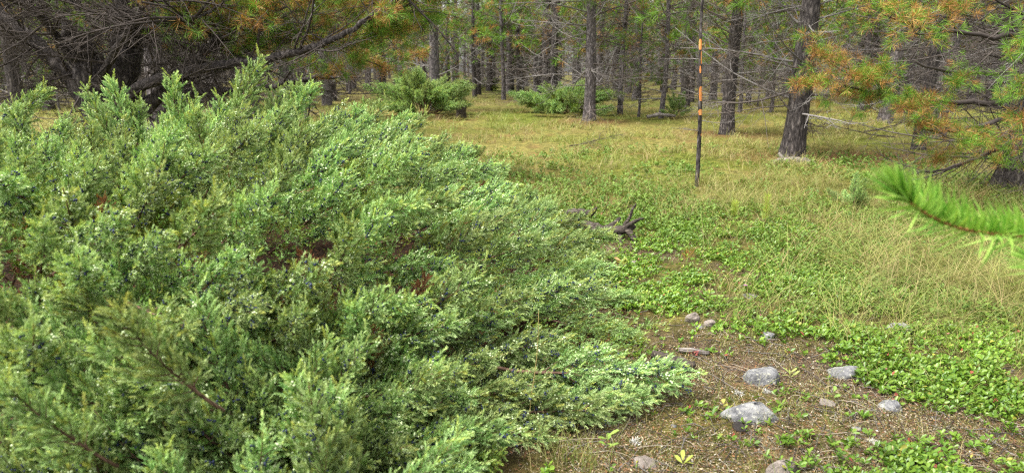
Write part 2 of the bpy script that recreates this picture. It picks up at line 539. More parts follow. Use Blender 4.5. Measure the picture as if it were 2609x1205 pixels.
def juniper_branch(L=1.0, nsec=26, kind='live', berries=0):
    wood, ndl, ber = MB(), MB(), MB()
    P, D = curve(L, 16, (0, 0, 1), (.45, 0, 1) if kind != 'dead' else (.2, 0, 1), .03)
    chord = norm(P[-1]); 
    wood.tube(P, np.linspace(.0105, .0018, 16) * (L ** .5), 5, np.array([.5] * 3))
    shoots = []                        # (P, D, fresh)
    ga = rng.random() * 6.28
    for k in range(nsec):
        f = .20 + .68 * (k + rng.random() * .6) / nsec
        i = min(int(f * 15), 14)
        p0 = P[i] + (P[i + 1] - P[i]) * (f * 15 - i)
        d = D[i]; ga += 2.4 + rng.normal() * .3
        X = norm(np.cross(d, [.3, .9, .1])); Y = np.cross(d, X)
        rad = X * math.cos(ga) + Y * math.sin(ga)
        l2 = (.36 * (1 - f) ** .85 + .03) * (.6 + rng.random() * .7) * (L ** .6)
        p2, d2 = curve(l2, 7, d * .95 + rad * .85, d * 1.4 + rad * .30, .04)
        p2 = p2 + p0
        wood.tube(p2, np.linspace(.0032, .0009, 7), 3, np.array([.5] * 3), cap=False)
        shoots.append((p2, d2, f, l2 > .12))
        n3 = max(3, int(l2 / .0200))
        for q in range(n3):
            g = (.12 + .83 * (q + rng.random()) / n3)
            j = min(int(g * 6), 5)
            b = p2[j] + (p2[j + 1] - p2[j]) * (g * 6 - j)
            rv = rng.normal(size=3); rv -= d2[j] * np.dot(rv, d2[j]); rv = norm(rv)
            l3 = (.036 + .050 * rng.random() ** 1.2) * (1.2 - .55 * g)
            p3, d3 = curve(l3, 3, d2[j] * 1.0 + rv * .8, d2[j] * 1.3 + rv * .35, .03)
            shoots.append((p3 + b, d3, .35 + .65 * g, False))
    # shoots along the main axis itself
    for k in range(int(L * 36)):
        f = .48 + .52 * rng.random(); i = min(int(f * 15), 14)
        p0 = P[i] + (P[i + 1] - P[i]) * (f * 15 - i)
        rv = rng.normal(size=3); rv -= D[i] * np.dot(rv, D[i]); rv = norm(rv)
        p3, d3 = curve(.04 + .06 * rng.random(), 3, D[i] * .8 + rv, D[i] * 1.3 + rv * .5, .03)
        shoots.append((p3 + p0, d3, f, False))
    shoots.append((P[11:], D[11:], 1.0, False))
    # needles in whorls of three
    Bs, Ds, Ls, Cs = [], [], [], []
    for (p, d, fr, bare) in shoots:
        seg = np.linalg.norm(np.diff(p, axis=0), axis=1); ln = seg.sum()
        n = max(4, int(ln / .0043))
        t = np.repeat(np.linspace(.35 if bare else .03, 1, n), 3) * (len(p) - 1)
        i = np.minimum(t.astype(int), len(p) - 2); u = (t - i)[:, None]
        b = p[i] * (1 - u) + p[i + 1] * u
        dd = norm(d[i])
        rv = rng.normal(size=(len(t), 3)); rv -= dd * np.sum(rv * dd, 1, keepdims=True); rv = norm(rv)
        tipf = (t / (len(p) - 1))
        nd = norm(dd * (.65 + .75 * tipf[:, None] ** 2) + rv * (.85 - .3 * tipf[:, None]))
        k = len(t)
        sh = rng.random()                # each shoot has its own tone, fresher and paler toward its tip
        lo, hi = (J_BLUE, J_PALE) if sh < .40 else ((J_GREEN, J_BLUE) if sh < .66 else ((J_GREEN, J_PALE) if sh < .93 else (J_OLD, J_YEL)))
        tf = np.clip((t / (len(p) - 1))[:, None] ** 1.2 * 1.05 + (rng.random((k, 1)) - .5) * .5, 0, 1)
        base = (lo * (1 - tf) + hi * tf) * (.80 + .4 * rng.random())
        base = np.where(rng.random((k, 1)) < .05, J_PALE, base)
        if kind == 'old':
            base = np.where(rng.random((k, 1)) < .10, J_BLUE, np.where(rng.random((k, 1)) < .75, J_OLD, J_GREEN))
        if kind == 'dead':
            base = np.tile(J_DEAD, (k, 1)) * (0.5 + rng.random((k, 1)))
        elif fr > .92 or rng.random() < .09:
            y = (tipf[:, None] * .55) if kind != 'old' else tipf[:, None] * .3
            base = base * (1 - y) + J_YEL * y
        elif kind == 'live':
            o_ = max(0, .55 - fr) * 1.1
            base = base * (1 - o_) + J_OLD * o_
        base = base * (.88 + .24 * rng.random((k, 1)))
        Bs.append(b); Ds.append(nd); Ls.append(.0125 + .007 * rng.random(k)); Cs.append(base)
        if berries and rng.random() < berries and not bare:
            nb = rng.integers(3, 8)
            ii = rng.integers(0, len(p) - 1, nb)
            off = rng.normal(size=(nb, 3)); off = norm(off) * .006
            blue = rng.random() < .45
            c = np.tile([.014, .022, .060] if blue else [.44, .52, .29], (nb, 1)) * (.8 + .4 * rng.random((nb, 1)))
            ber.balls(p[ii] + off * 1.8, .0048 + .0018 * rng.random(nb), c)
    Bs = np.concatenate(Bs); Ds = np.concatenate(Ds); Ls = np.concatenate(Ls); Cs = np.concatenate(Cs)
    ndl.kites(Bs, Ds, Ls * 1.1, .0031, Cs, mid=.4)
    # turn so that the chord is local Z
    z = chord; x = norm(np.array([1.0, 0, 0]) - z * z[0]); y = np.cross(z, x)
    A = np.stack([x, y, z])
    for mb in (wood, ndl, ber):
        mb.v = [v @ A.T for v in mb.v]
    return wood, ndl, ber, float(np.linalg.norm(P[-1]))


JP = []
for q in range(9):
    kind = 'live' if q < 6 else ('old' if q < 8 else 'dead')
    wd, nd, be, ln = juniper_branch(L=[1.0, .85, 1.1, .75, .95, 1.2, .9, .7, .7][q], nsec=[33, 29, 38, 27, 34, 38, 26, 22, 16][q], kind=kind, berries=[.22, .07, .36, .04, .16, .26, .12, .0, 0][q])
    JP.append((wd.mesh('branch', M_barkj, True), nd.mesh('needles', M_jun), be.mesh('berries', M_berry, True) if be.n else None, ln))


def add_jbranch(root, loc_rel, d, k, s, up=(0, 0, 1), roll=0.0, berries=True):
    wd, nd, be, ln = JP[k]
    b = link('branch', wd, root, frame(loc_rel, d, up, s, roll))
    link('needles', nd, b)
    if be and berries:
        tag(link('berries', be, b), kind='stuff')
    return b


def bush_H(x, y):
    r = bush_r(x, y)
    lump = (fbm(np.asarray(x) * 1.3, np.asarray(y) * 1.3, 41, 3) - .5)
    return 1.20 * (1 - np.clip(r, 0, 1.05) ** 4) + lump * .40 * np.clip(1.2 - r, 0, 1)


big = thing('juniper_shrub', (BC[0], BC[1], 0), 'huge spreading blue green juniper with berries filling the near side', 'shrub', None)
rel = np.array([BC[0], BC[1], 0])
# explicit shoots that stand above the crest (tip pixel, distance, lean)
for (px, py, y, dx, k, s) in [(665, 158, 5.3, .55, 1, .95), (440, 205, 5.2, .0, 3, .9), (770, 200, 5.6, .45, 0, .8), (798, 222, 5.5, .6, 3, .8), (288, 212, 5.2, -.35, 3, .85), (222, 238, 5.0, -.45, 1, .8),
                              (118, 232, 5.2, .8, 3, .8), (505, 250, 5.3, .6, 4, .9), (940, 262, 5.9, .75, 0, .9), (985, 268, 6.1, .8, 4, .9), (1085, 300, 6.2, .85, 1, .9), (560, 260, 5.0, .2, 1, .8),
                              (1180, 372, 6.1, .8, 3, .9), (30, 250, 5, -.2, 0, .8), (360, 245, 5.2, .3, 0, .8), (710, 225, 5.4, .3, 4, .9), (880, 265, 5.6, .5, 2, .9),
                              (1380, 478, 6.0, .9, 0, .8), (1265, 432, 6.0, .8, 4, .9), (1560, 600, 5.1, .9, 3, .9), (1500, 560, 5.4, .9, 1, .9),
                              (1690, 830, 3.9, .9, 1, .85), (1700, 850, 3.6, .9, 3, .9), (1640, 780, 4.0, .9, 4, .9)]:
    tip = atd(px, py, y)
    d = norm(np.array([dx, .15, 1.0 - .45 * abs(dx)]))
    if px > 1400:
        d = norm(np.array([1.0, -.15, .22]))
    s *= 1.25; tip[2] += .03; ln = JP[k][3] * s
    add_jbranch(big, tip - d * ln - rel, d, k, s, roll=rng.normal() * .3)
# the long low side branch at the near right
tip = np.array([.86, 2.74, .17]); d = norm(np.array([1.0, -.03, -.02]))
add_jbranch(big, tip - d * JP[2][3] * .85 - rel, d, 2, .85, up=(0, 0, 1))
add_jbranch(big, np.array([.62, 2.60, .14]) - d * JP[4][3] * .8 - rel, d, 4, .8)
add_jbranch(big, np.array([.45, 2.45, .16]) - norm(np.array([1, -.3, .1])) * JP[0][3] * .8 - rel, norm(np.array([1, -.3, .1])), 0, .8)


def fill_bush(n, drop, kinds, smin, smax, mind, seedpts):
    got = []; tries = 0
    while len(got) < n and tries < 60000:
        tries += 1
        a = rng.random() * 6.283; rr = math.sqrt(rng.random()) * 1.0
        x = BC[0] + 3.15 * rr * math.cos(a); y = BC[1] + (3.85 if math.sin(a) < 0 else 3.6) * rr * math.sin(a)
        rr = float(bush_r(x, y))
        if rr > 1.0 or y < 1.6 or abs(x) > y * .80 + .45 or rng.random() > min(1, (2.5 / y) ** 1.7) or (y > 6.3 and rng.random() < .6):
            continue
        m = mind * (.22 + .22 * y)
        if any((x - gx) ** 2 + (y - gy) ** 2 < m * m for gx, gy in got):
            continue
        got.append((x, y))
        h = float(bush_H(np.array([x]), np.array([y]))[0]) - drop * (.6 + .8 * rng.random())
        h = max(h, .10)
        out = np.array([(x - BC[0]) / 3.15, (y - BC[1]) / 3.2, 0])
        d = out * (.95 + .35 * rr) + np.array([.42, -.05, .95 - .55 * rr ** 2]) + rng.normal(size=3) * .22
        d = norm(d)
        if h < .35:
            d[2] = min(d[2], .25); d = norm(d)
        if kinds == [8] and rr > .72: continue
        k = int(rng.choice(kinds)); s = smin + (smax - smin) * rng.random()
        if y < 2.2: s *= .72
        ln = JP[k][3] * s
        P0 = np.array([x, y, h]) - d * ln
        if P0[2] < -.02:
            d[2] *= .5; d = norm(d); P0 = np.array([x, y, h]) - d * ln
        b = add_jbranch(big, P0 - rel, d, k, s, up=(0, 0, 1), roll=rng.normal() * .5)
    return got


# boughs of the near side, arching toward the viewer
for gy in range(6):
    for gx in range(-1, 9):
        px = -60 + gx * 150 + 70 * (gy % 2) + rng.normal() * 35; py = 1215 - gy * 92 + rng.normal() * 28
        if px > 1420 - .55 * (1205 - py) * 0 - (0 if py > 900 else 300): continue
        h = .34 + .075 * gy + rng.normal() * .05 + (.12 if px < 500 else 0) - (.16 if px > 1000 else 0)
        tip = at(px, py, max(.12, h))
        d = norm(np.array([(px - 620) / 900 + rng.normal() * .25, -.30 + rng.normal() * .25, .80 if px < 1000 else .35]))
        k = int(rng.choice([0, 1, 2, 3, 4, 4])); sz = .50 + .22 * rng.random()
        o_ = tip - d * JP[k][3] * sz
        if o_[2] < .02: o_[2] = .02
        add_jbranch(big, o_ - rel, d, k, sz, roll=rng.normal() * .6)
for (px, py, h) in [(560, 700, .75), (470, 690, .75), (720, 740, .68), (820, 700, .72), (90, 680, .85), (640, 640, .85), (900, 790, .55), (1010, 870, .42), (300, 640, .9), (1060, 960, .32), (1130, 860, .38), (1180, 930, .30), (1240, 1000, .24), (1120, 1040, .26), (1290, 900, .30), (1340, 1090, .18), (1200, 1110, .20), (1400, 960, .24), (1260, 1170, .16), (1090, 1140, .22), (1450, 860, .30), (1330, 800, .40)]:
    tip = at(px, py, h); d = norm(np.array([.35 + rng.normal() * .2 + (.7 if px > 1050 else 0), -.15, .85 if px < 1050 else .25])); k = int(rng.choice([0, 2, 4, 5])); sz = .75
    add_jbranch(big, tip - d * JP[k][3] * sz - rel, d, k, sz, roll=rng.normal() * .6)
for (px, py, h) in [(770, 640, .80), (268, 505, 1.0), (200, 690, .78), (955, 830, .50), (690, 960, .45), (1090, 700, .62)]:
    tip = at(px, py, h); d = norm(np.array([.25 + rng.normal() * .3, -.25, .7]))
    add_jbranch(big, tip - d * JP[8][3] * .55 - rel, d, 8, .55, roll=rng.normal())
NA = fill_bush(154, .0, [0, 0, 1, 2, 2, 3, 4, 4, 5], .62, 1.0, .27, None)
NB = fill_bush(40, .24, [6, 6, 7, 5], .7, 1.0, .45, None)
NC = fill_bush(12, .36, [8], .6, .9, .9, None)
# older foliage filling the inside of the shrub, sprig by sprig
mbf = MB(); Bs, Ds, Cs, Ls = [], [], [], []
ns = 7200
xx = BC[0] + 3.15 * (rng.random(ns * 6) * 2 - 1); yy = BC[1] + 3.85 * (rng.random(ns * 6) * 2 - 1)
ok = (bush_r(xx, yy) < 1.0) & (yy > .9) & (np.abs(xx) < yy * .8 + .5) & (yy < 6.6) & (rng.random(len(xx)) < 3.0 / np.maximum(yy, 1)) & (fbm(xx * 2.6, yy * 2.6, 47, 2) > .48)
xx = xx[ok][:ns]; yy = yy[ok][:ns]; ns = len(xx)
hh = np.maximum(bush_H(xx, yy) - .16 - .30 * rng.random(ns) ** .8, .05 + .1 * rng.random(ns))
out = np.stack([(xx - BC[0]) / 3.15, (yy - BC[1]) / 3.3, np.full(ns, .7)], 1) + np.array([.2, -.1, 0])
sd = norm(norm(out) + rng.normal(size=(ns, 3)) * .5); old = rng.random((ns, 1))
for q in range(18):
    f = q / 17.0
    rv = rng.normal(size=(ns, 3)); rv -= sd * np.sum(rv * sd, 1, keepdims=True); rv = norm(rv)
    Bs.append(np.stack([xx, yy, hh], 1) + sd * (f * .075)); Ds.append(norm(sd * (.6 + .5 * f) + rv * .8)); Ls.append(.013 + .006 * rng.random(ns))
    c = np.where(old < .45, J_OLD, np.where(old < .75, J_GREEN, J_BLUE)); c = np.where(old > .955, J_DEAD, c)
    c = np.where((rng.random((ns, 1)) < .2) & (old < .955), J_BLUE * 1.1, c)
    Cs.append(c * (.7 + .6 * rng.random((ns, 1))))
mbf.kites(np.concatenate(Bs) - rel, np.concatenate(Ds), np.concatenate(Ls), .0032, np.concatenate(Cs), mid=.4)
tag(link('inner_foliage', mbf.mesh('inner_foliage', M_jun), big), kind='stuff')
print('bush branches', len(NA), len(NB), len(NC))


def side_juniper(base, W, Hh, n, label, group=None, kinds=(0, 1, 2, 4, 5), name='juniper_shrub'):
    root = thing(name, (base[0], base[1], gz(base[0], base[1])), label, 'shrub', group)
    for i in range(n):
        a = rng.random() * 6.283; rr = rng.random() ** .6 if i % 4 else 1.0
        reach = W * .5 * rr * (1 if i % 4 else .85)
        d = norm(np.array([math.cos(a) * reach, math.sin(a) * reach, Hh * ((1.0 - .40 * rr ** 2) if i % 4 else .28)]))
        ln0 = math.sqrt(reach ** 2 + (Hh * (1.0 - .40 * rr ** 2)) ** 2) * (.70 + .42 * rng.random())
        k = int(rng.choice(kinds)); s = max(.35, min(1.25, ln0 / JP[k][3] * .8))
        tip = d * ln0
        b = link('branch', JP[k][0], root, frame(tip - d * JP[k][3] * s, d, (math.cos(a), math.sin(a), 0), s, rng.normal() * .5))
        link('needles', JP[k][1], b)
    return root


side_juniper(at(1078, 297), 3.7, 1.34, 84, 'wide bushy green juniper in the clearing beside a grey trunk', kinds=(0, 1, 3, 4))
side_juniper(at(1455, 301) + np.array([0, 1.6, 0]), 4.2, 1.05, 66, 'low olive green juniper spreading behind the big central pine trunk', kinds=(6, 0, 4, 1))
side_juniper(at(1722, 303), 1.1, .75, 22, 'small dense green juniper at the clearing edge near the marked sapling')
side_juniper(at(2165, 535), .45, .42, 9, 'little blue green juniper seedling standing in long grass', kinds=(1, 3), name='juniper_seedling')
side_juniper(at(1240, 232), 3.5, .9, 26, 'low dark juniper far back between slender trunks', kinds=(6, 7))
side_juniper(at(150, 243), 5.0, 1.1, 36, 'soft green juniper seen under the big spreading pine', kinds=(0, 4, 6))
side_juniper(at(1215, 418), .35, .40, 7, 'tiny juniper sprig rising behind the big shrub', kinds=(1, 3), name='juniper_seedling')

# ------------------------------------------------------------------ pine branches
G1 = np.array([.07, .165, .02]); G2 = np.array([.145, .25, .028]); O1 = np.array([.27, .115, .04]); O2 = np.array([.27, .175, .045]); Y1 = np.array([.25, .24, .06])
TW_G = np.array([.18, .165, .155]); TW_D = np.array([.058, .048, .042]); TW_B = np.array([.11, .092, .082])


def dead_branch(L, nsub, col, r0=.014, curl=.09, lod=0):
    w_ = MB(); tips = []
    P, D = curve(L, 12, (0, 0, 1), (.35, 0, 1), curl * .5)
    w_.tube(P, np.linspace(r0, r0 * .2, 12), 5 if not lod else 3, col * (.9 + .2 * rng.random()), jit=.25)
    tips.append((P[-1], D[-1]))
    for k in range(nsub):
        f = .15 + .82 * (k + rng.random()) / nsub; i = min(int(f * 11), 10)
        rv = rng.normal(size=3) * np.array([.6, 1.3, .5]); rv -= D[i] * np.dot(rv, D[i]); rv = norm(rv)
        l2 = L * (.18 + .32 * (1 - f)) * (.5 + .8 * rng.random())
        p2, d2 = curve(l2, 7, D[i] * .8 + rv, D[i] * .6 + rv * .8 + np.array([.3, 0, 0]) * rng.normal(), curl)
        p2 = p2 + P[i]
        r2 = r0 * .42 * (1.1 - .6 * f)
        w_.tube(p2, np.linspace(r2, r2 * .3, 7), 4 if not lod else 3, col * (.85 + .4 * rng.random()), cap=False)
        tips.append((p2[-1], d2[-1]))
        for q in range(rng.integers(2, 5) if not lod else 2):
            g = .25 + .7 * rng.random(); j = min(int(g * 6), 5)
            rv = rng.normal(size=3); rv -= d2[j] * np.dot(rv, d2[j]); rv = norm(rv)
            p3, d3 = curve(l2 * (.2 + .35 * rng.random()), 5, d2[j] * .7 + rv, d2[j] + rv * .3, curl * 1.3)
            p3 = p3 + p2[j]
            w_.tube(p3, np.linspace(r2 * .5, r2 * .22, 5), 3, col * (.9 + .45 * rng.random()), cap=False)
            tips.append((p3[-1], d3[-1]))
    return w_, tips


def tuft(mb, p, d, n, l, wd, mode, spread=1.0):
    d = norm(d)
    dd = norm(d[None] * (.55 + .7 * rng.random((n, 1))) + rng.normal(size=(n, 3)) * .62 * spread)
    base = p[None] - d[None] * (rng.random((n, 1)) * .06)
    if mode == 'g':
        c = G1 + (G2 - G1) * rng.random((n, 1))
    elif mode == 'o':
        c = O1 + (O2 - O1) * rng.random((n, 1)); dd[:, 2] -= .25
    else:
        g = rng.random((n, 1)); c = np.where(g < .5, G2, np.where(g < .8, O2, Y1))
    mb.kites(base, dd, l * (.75 + .45 * rng.random(n)), wd, c * (.75 + .5 * rng.random((n, 1))) * (1.35 if wd < .01 else 1.1), mid=.5)


def live_branch(L, nsub, col, n=30, nl=.135, wd=.0048, orange=.35, lod=0, r0=.014):
    w_, tips = dead_branch(L, nsub, col, r0=r0, lod=lod)
    ndl = MB()
    for (p, d) in tips:
        u = rng.random(); mode = 'o' if u < orange else ('m' if u < orange + .2 else 'g')
        tuft(ndl, p, d, n, nl, wd, mode)
        if not lod:
            for q in range(1):
                uu = rng.random(); mode2 = 'o' if uu < orange + .15 else 'g'
                tuft(ndl, p - norm(d) * (.07 + .12 * rng.random()) + rng.normal(size=3) * .04, d + rng.normal(size=3) * .5, int(n * .6), nl, wd, mode2)
    return w_, ndl


DB = [dead_branch(1.0 + .12 * q, 9 + q % 4, TW_G if q % 2 == 0 else TW_B, r0=.012)[0].mesh('branch', M_twig, True) for q in range(6)]
DBD = [dead_branch(1.1 + .1 * q, 14 + q % 3, TW_D * (1.2 if q % 2 else 1.0), r0=.014, curl=.13)[0].mesh('branch', M_twig, True) for q in range(5)]
LBm = []
for q in range(6):
    a, b = live_branch(.9 + .1 * q, 8, TW_D * 1.3, orange=[.08, .2, .42, .25, .12, .38][q])
    LBm.append((a.mesh('branch', M_twig, True), b.mesh('needles', M_pine)))


def trunk_mesh(H, r0, r1, lean=(0, 0), mat=None, sides=22, rings=46, flare=.22, name='trunk', wob=.02):
    z = np.linspace(0, 1, rings) ** 1.35 * H
    t = z / H
    cx = lean[0] * z + wob * np.sin(z * 1.1 + rng.random() * 6) * np.minimum(z, 1); cy = lean[1] * z + wob * np.cos(z * .9 + rng.random() * 6) * np.minimum(z, 1)
    r = r0 + (r1 - r0) * t + r0 * flare * np.exp(-z / .22)
    a = np.linspace(0, 2 * np.pi, sides, endpoint=False)
    Z, A = np.meshgrid(z, a, indexing='ij')
    u = np.cos(A) * 2.6; v_ = np.sin(A) * 2.6
    nz = fbm(u * 1.4 + Z * 1.2 + 10 * r0, v_ * 1.4 + Z * .7, 51, 3) - .5
    nz2 = vnoise(u * 4, v_ * 4 + Z * 4, 52) - .5
    rr = r[:, None] * (1 + .22 * nz + .10 * nz2)
    V = np.stack([cx[:, None] + rr * np.cos(A), cy[:, None] + rr * np.sin(A), Z - .05 * (Z < .01)], -1).reshape(-1, 3)
    i = np.arange(rings - 1)[:, None] * sides; j = np.arange(sides)[None]; j2 = (j + 1) % sides
    T = np.concatenate([np.stack([i + j, i + j2, i + sides + j2], -1).reshape(-1, 3), np.stack([i + j, i + sides + j2, i + sides + j], -1).reshape(-1, 3)])
    mb = MB(); mb.add(V, T)
    return mb.mesh(name, mat or M_bark, True), (lambda zz: np.array([np.interp(zz, z, cx), np.interp(zz, z, cy), zz])), (lambda zz: np.interp(zz, z, r))


def pine(base, diam, label, H=8.5, lean=(0, 0), dead=(.5, 3.4, 26), live=(2.6, 8.2, 34), mat=None, dset=None, dlen=(.9, 1.6), llen=(1.0, 1.8), group=None, face=None):
    root = thing('pine_tree', (base[0], base[1], gz(base[0], base[1])), label, 'tree', group)
    me, ax, rad = trunk_mesh(H, diam * .5, .03, lean, mat)
    link('trunk', me, root)
    ds = dset or DB
    for i in range(dead[2]):
        z = dead[0] + (dead[1] - dead[0]) * (i + rng.random()) / dead[2]; a = rng.random() * 6.283
        d = np.array([math.cos(a), math.sin(a), .10 + .25 * rng.normal()])
        s = dlen[0] + (dlen[1] - dlen[0]) * rng.random()
        link('branch', ds[rng.integers(len(ds))], root, frame(ax(z) + norm(d) * rad(z) * .6, d, (0, 0, 1 if rng.random() < .7 else -1), s, rng.normal() * .4))
    for i in range(live[2]):
        z = live[0] + (live[1] - live[0]) * (i + rng.random()) / live[2]; a = rng.random() * 6.283
        d = np.array([math.cos(a), math.sin(a), .15 + .35 * (z / H) + .15 * rng.normal()])
        s = (llen[0] + (llen[1] - llen[0]) * rng.random()) * (1.15 - .75 * max(0, (z - live[0]) / (live[1] - live[0])))
        wd, nd = LBm[rng.integers(len(LBm))]
        b = link('branch', wd, root, frame(ax(z), d, (0, 0, 1), s, rng.normal() * .3))
        link('needles', nd, b)
    return root


pine(at(1500, 309), .34, 'straight grey pine trunk in the middle of the clearing, bare lower limbs', lean=(0, 0), dead=(.55, 3.3, 34), live=(2.9, 8.3, 40), dlen=(1.0, 2.2))
pine(at(1851, 341), .31, 'dark pine trunk standing just behind the orange marked sapling', lean=(.01, 0), dead=(.6, 3.4, 40), live=(2.7, 8.3, 36), mat=M_barkd)
pine(at(2016, 402), .37, 'thick dark pine trunk with weathered wood lying at its foot', lean=(.035, 0), dead=(.5, 3.0, 44), live=(2.6, 8.3, 36), mat=M_barkd, dlen=(.8, 1.8))
pine(atd(415, 330, 13.0) * np.array([1, 1, 0]), .45, 'grey pine trunk behind the many stemmed spreading pine', dead=(.5, 3.0, 22), live=(3.0, 8.3, 34), dset=DBD)
pine(at(1112, 286), .40, 'pale grey pine trunk rising behind the wide bushy juniper', lean=(-.012, 0), dead=(1.1, 3.8, 24), live=(3.6, 8.3, 34))

# the many stemmed pine at the left
base = np.array([atd(275, 300, 9.4)[0], 9.4, 0.0])
root = thing('pine_tree', (base[0], base[1], gz(base[0], base[1])), 'dark many stemmed pine with low spreading limbs and tangled twigs', 'tree')


def limb(pts, r0, r1, name, depth=9.4):
    """pts: (pixel x, pixel y, metres nearer)"""
    W = np.array([atd(p[0], p[1], depth - (p[2] if len(p) > 2 else 0)) for p in pts]) - base
    # smooth it
    t = np.linspace(0, len(W) - 1, 6 * (len(W) - 1) + 1)
    Q = np.stack([np.interp(t, np.arange(len(W)), W[:, k]) for k in range(3)], 1)
    for _ in range(3):
        Q[1:-1] = .25 * Q[:-2] + .5 * Q[1:-1] + .25 * Q[2:]
    Q[1:-1] += rng.normal(size=(len(Q) - 2, 3)) * r0 * .10
    mb = MB(); mb.tube(Q, np.linspace(r0, r1, len(Q)), 14, jit=.16)
    link(name, mb.mesh(name, M_barkd, True), root)
    return Q, np.gradient(Q, axis=0)


LIMBS = []
LIMBS.append(limb([(262, 460), (255, 300), (215, 180), (185, 60), (160, -120), (150, -420)], .24, .10, 'trunk'))
LIMBS.append(limb([(295, 460), (300, 300), (318, 160), (330, 40), (345, -150), (350, -500)], .25, .11, 'trunk'))
LIMBS.append(limb([(255, 330), (190, 220), (100, 120), (0, 40), (-140, -60)], .115, .06, 'limb'))
LIMBS.append(limb([(310, 310), (330, 240, .2), (450, 195, .4), (560, 175, .6), (700, 158, .7), (800, 130, .8), (900, 85, .9), (1030, -5, .9), (1130, -90, .9)], .085, .016, 'limb'))
LIMBS.append(limb([(320, 330), (430, 230, .1), (500, 165, .2), (560, 110, .3), (625, 55, .3), (700, -60, .3)], .10, .04, 'limb'))
LIMBS.append(limb([(300, 340), (380, 255, -.2), (520, 245, -.4), (640, 238, -.6), (760, 215, -.8), (860, 190, -1)], .09, .03, 'limb'))
LIMBS.append(limb([(235, 240), (300, 130, .6), (345, 70, .8), (380, -20, 1)], .055, .03, 'limb'))
LIMBS.append(limb([(290, 120), (380, 78, .7), (470, 66, .9), (540, 40, 1)], .04, .015, 'limb'))
LIMBS.append(limb([(180, 160, .2), (120, 60, .5), (40, 10, .8), (-60, -40, 1)], .05, .025, 'limb'))
n_d = 0
for li, (Q, D) in enumerate(LIMBS):
    cnt = [34, 34, 36, 34, 30, 24, 20, 16, 30][li]
    for i in range(cnt):
        f = .22 + .76 * rng.random(); k = int(f * (len(Q) - 1))
        if Q[k][2] > 3.6: continue
        rv = rng.normal(size=3) * np.array([1, .7, .8]); d = norm(norm(D[k]) * .5 + norm(rv))
        link('branch', DBD[rng.integers(len(DBD))], root, frame(Q[k], d, (0, 0, 1 if rng.random() < .6 else -1), .55 + .8 * rng.random(), rng.normal() * .6))
    n = [18, 18, 6, 24, 12, 8, 4, 3, 4][li]
    for i in range(n):
        f = .5 + .5 * rng.random(); k = int(f * (len(Q) - 1))
        if Q[k][2] < (2.6 if li != 3 else 1.9): continue
        d = norm(norm(D[k]) * .8 + rng.normal(size=3) * .6 + np.array([0, 0, .1])); wd, nd = LBm[rng.integers(len(LBm))]
        b = link('branch', wd, root, frame(Q[k], d, (0, 0, 1), .5 + .5 * rng.random()))
        link('needles', nd, b)
# hanging foliage of the same tree over the right part
for (px, py, nr) in [(160, 20, 1.2), (195, 55, 1.4), (260, 5, 1.3), (470, 30, .8), (520, 45, .9), (560, 20, .5), (600, 60, .3), (650, 30, .6), (700, 60, .6), (640, 120, .2), (760, 40, .5), (800, 90, .2), (720, 100, 0), (860, 40, .4), (900, 120, -.3), (940, 30, .2),
                     (980, 90, -.2), (850, 140, -.5), (1000, 20, .3), (680, 20, .2), (780, 10, .8), (540, 90, -.2), (930, 175, -.9), (840, 200, -1.2), (1020, 60, 0), (880, 10, .2), (1040, 110, -.4), (480, 90, .3), (580, 100, .2), (620, 10, .8), (690, 140, -.3), (740, 75, .3), (770, 120, -.2), (830, 60, .4), (820, 10, .6), (900, 70, .1), (950, 110, -.3), (960, 60, 0), (1060, 30, -.2), (1080, 80, -.5), (1000, 140, -.8), (900, 160, -.7),
                     (720, 20, .7), (660, 80, .4), (560, 60, .6), (430, 20, 1), (1090, 10, -.3), (930, 10, .5), (1050, 160, -1), (790, 170, -.8), (500, 5, .9), (870, 110, 0), (610, 140, -.2)]:
    p = atd(px, py, 9.2 - nr * .7) - base
    d = norm(np.array([.9 + .3 * rng.normal(), -.2 + .4 * rng.normal(), .1 + .25 * rng.normal()]) * np.array([1 if px > 330 else .4, 1, 1]))
    wd, nd = LBm[rng.integers(len(LBm))]
    s = (.6 + .4 * rng.random()) if px > 400 else .32
    b = link('branch', wd, root, frame(p - d * s * .7, d, (0, 0, 1), s)); link('needles', nd, b)

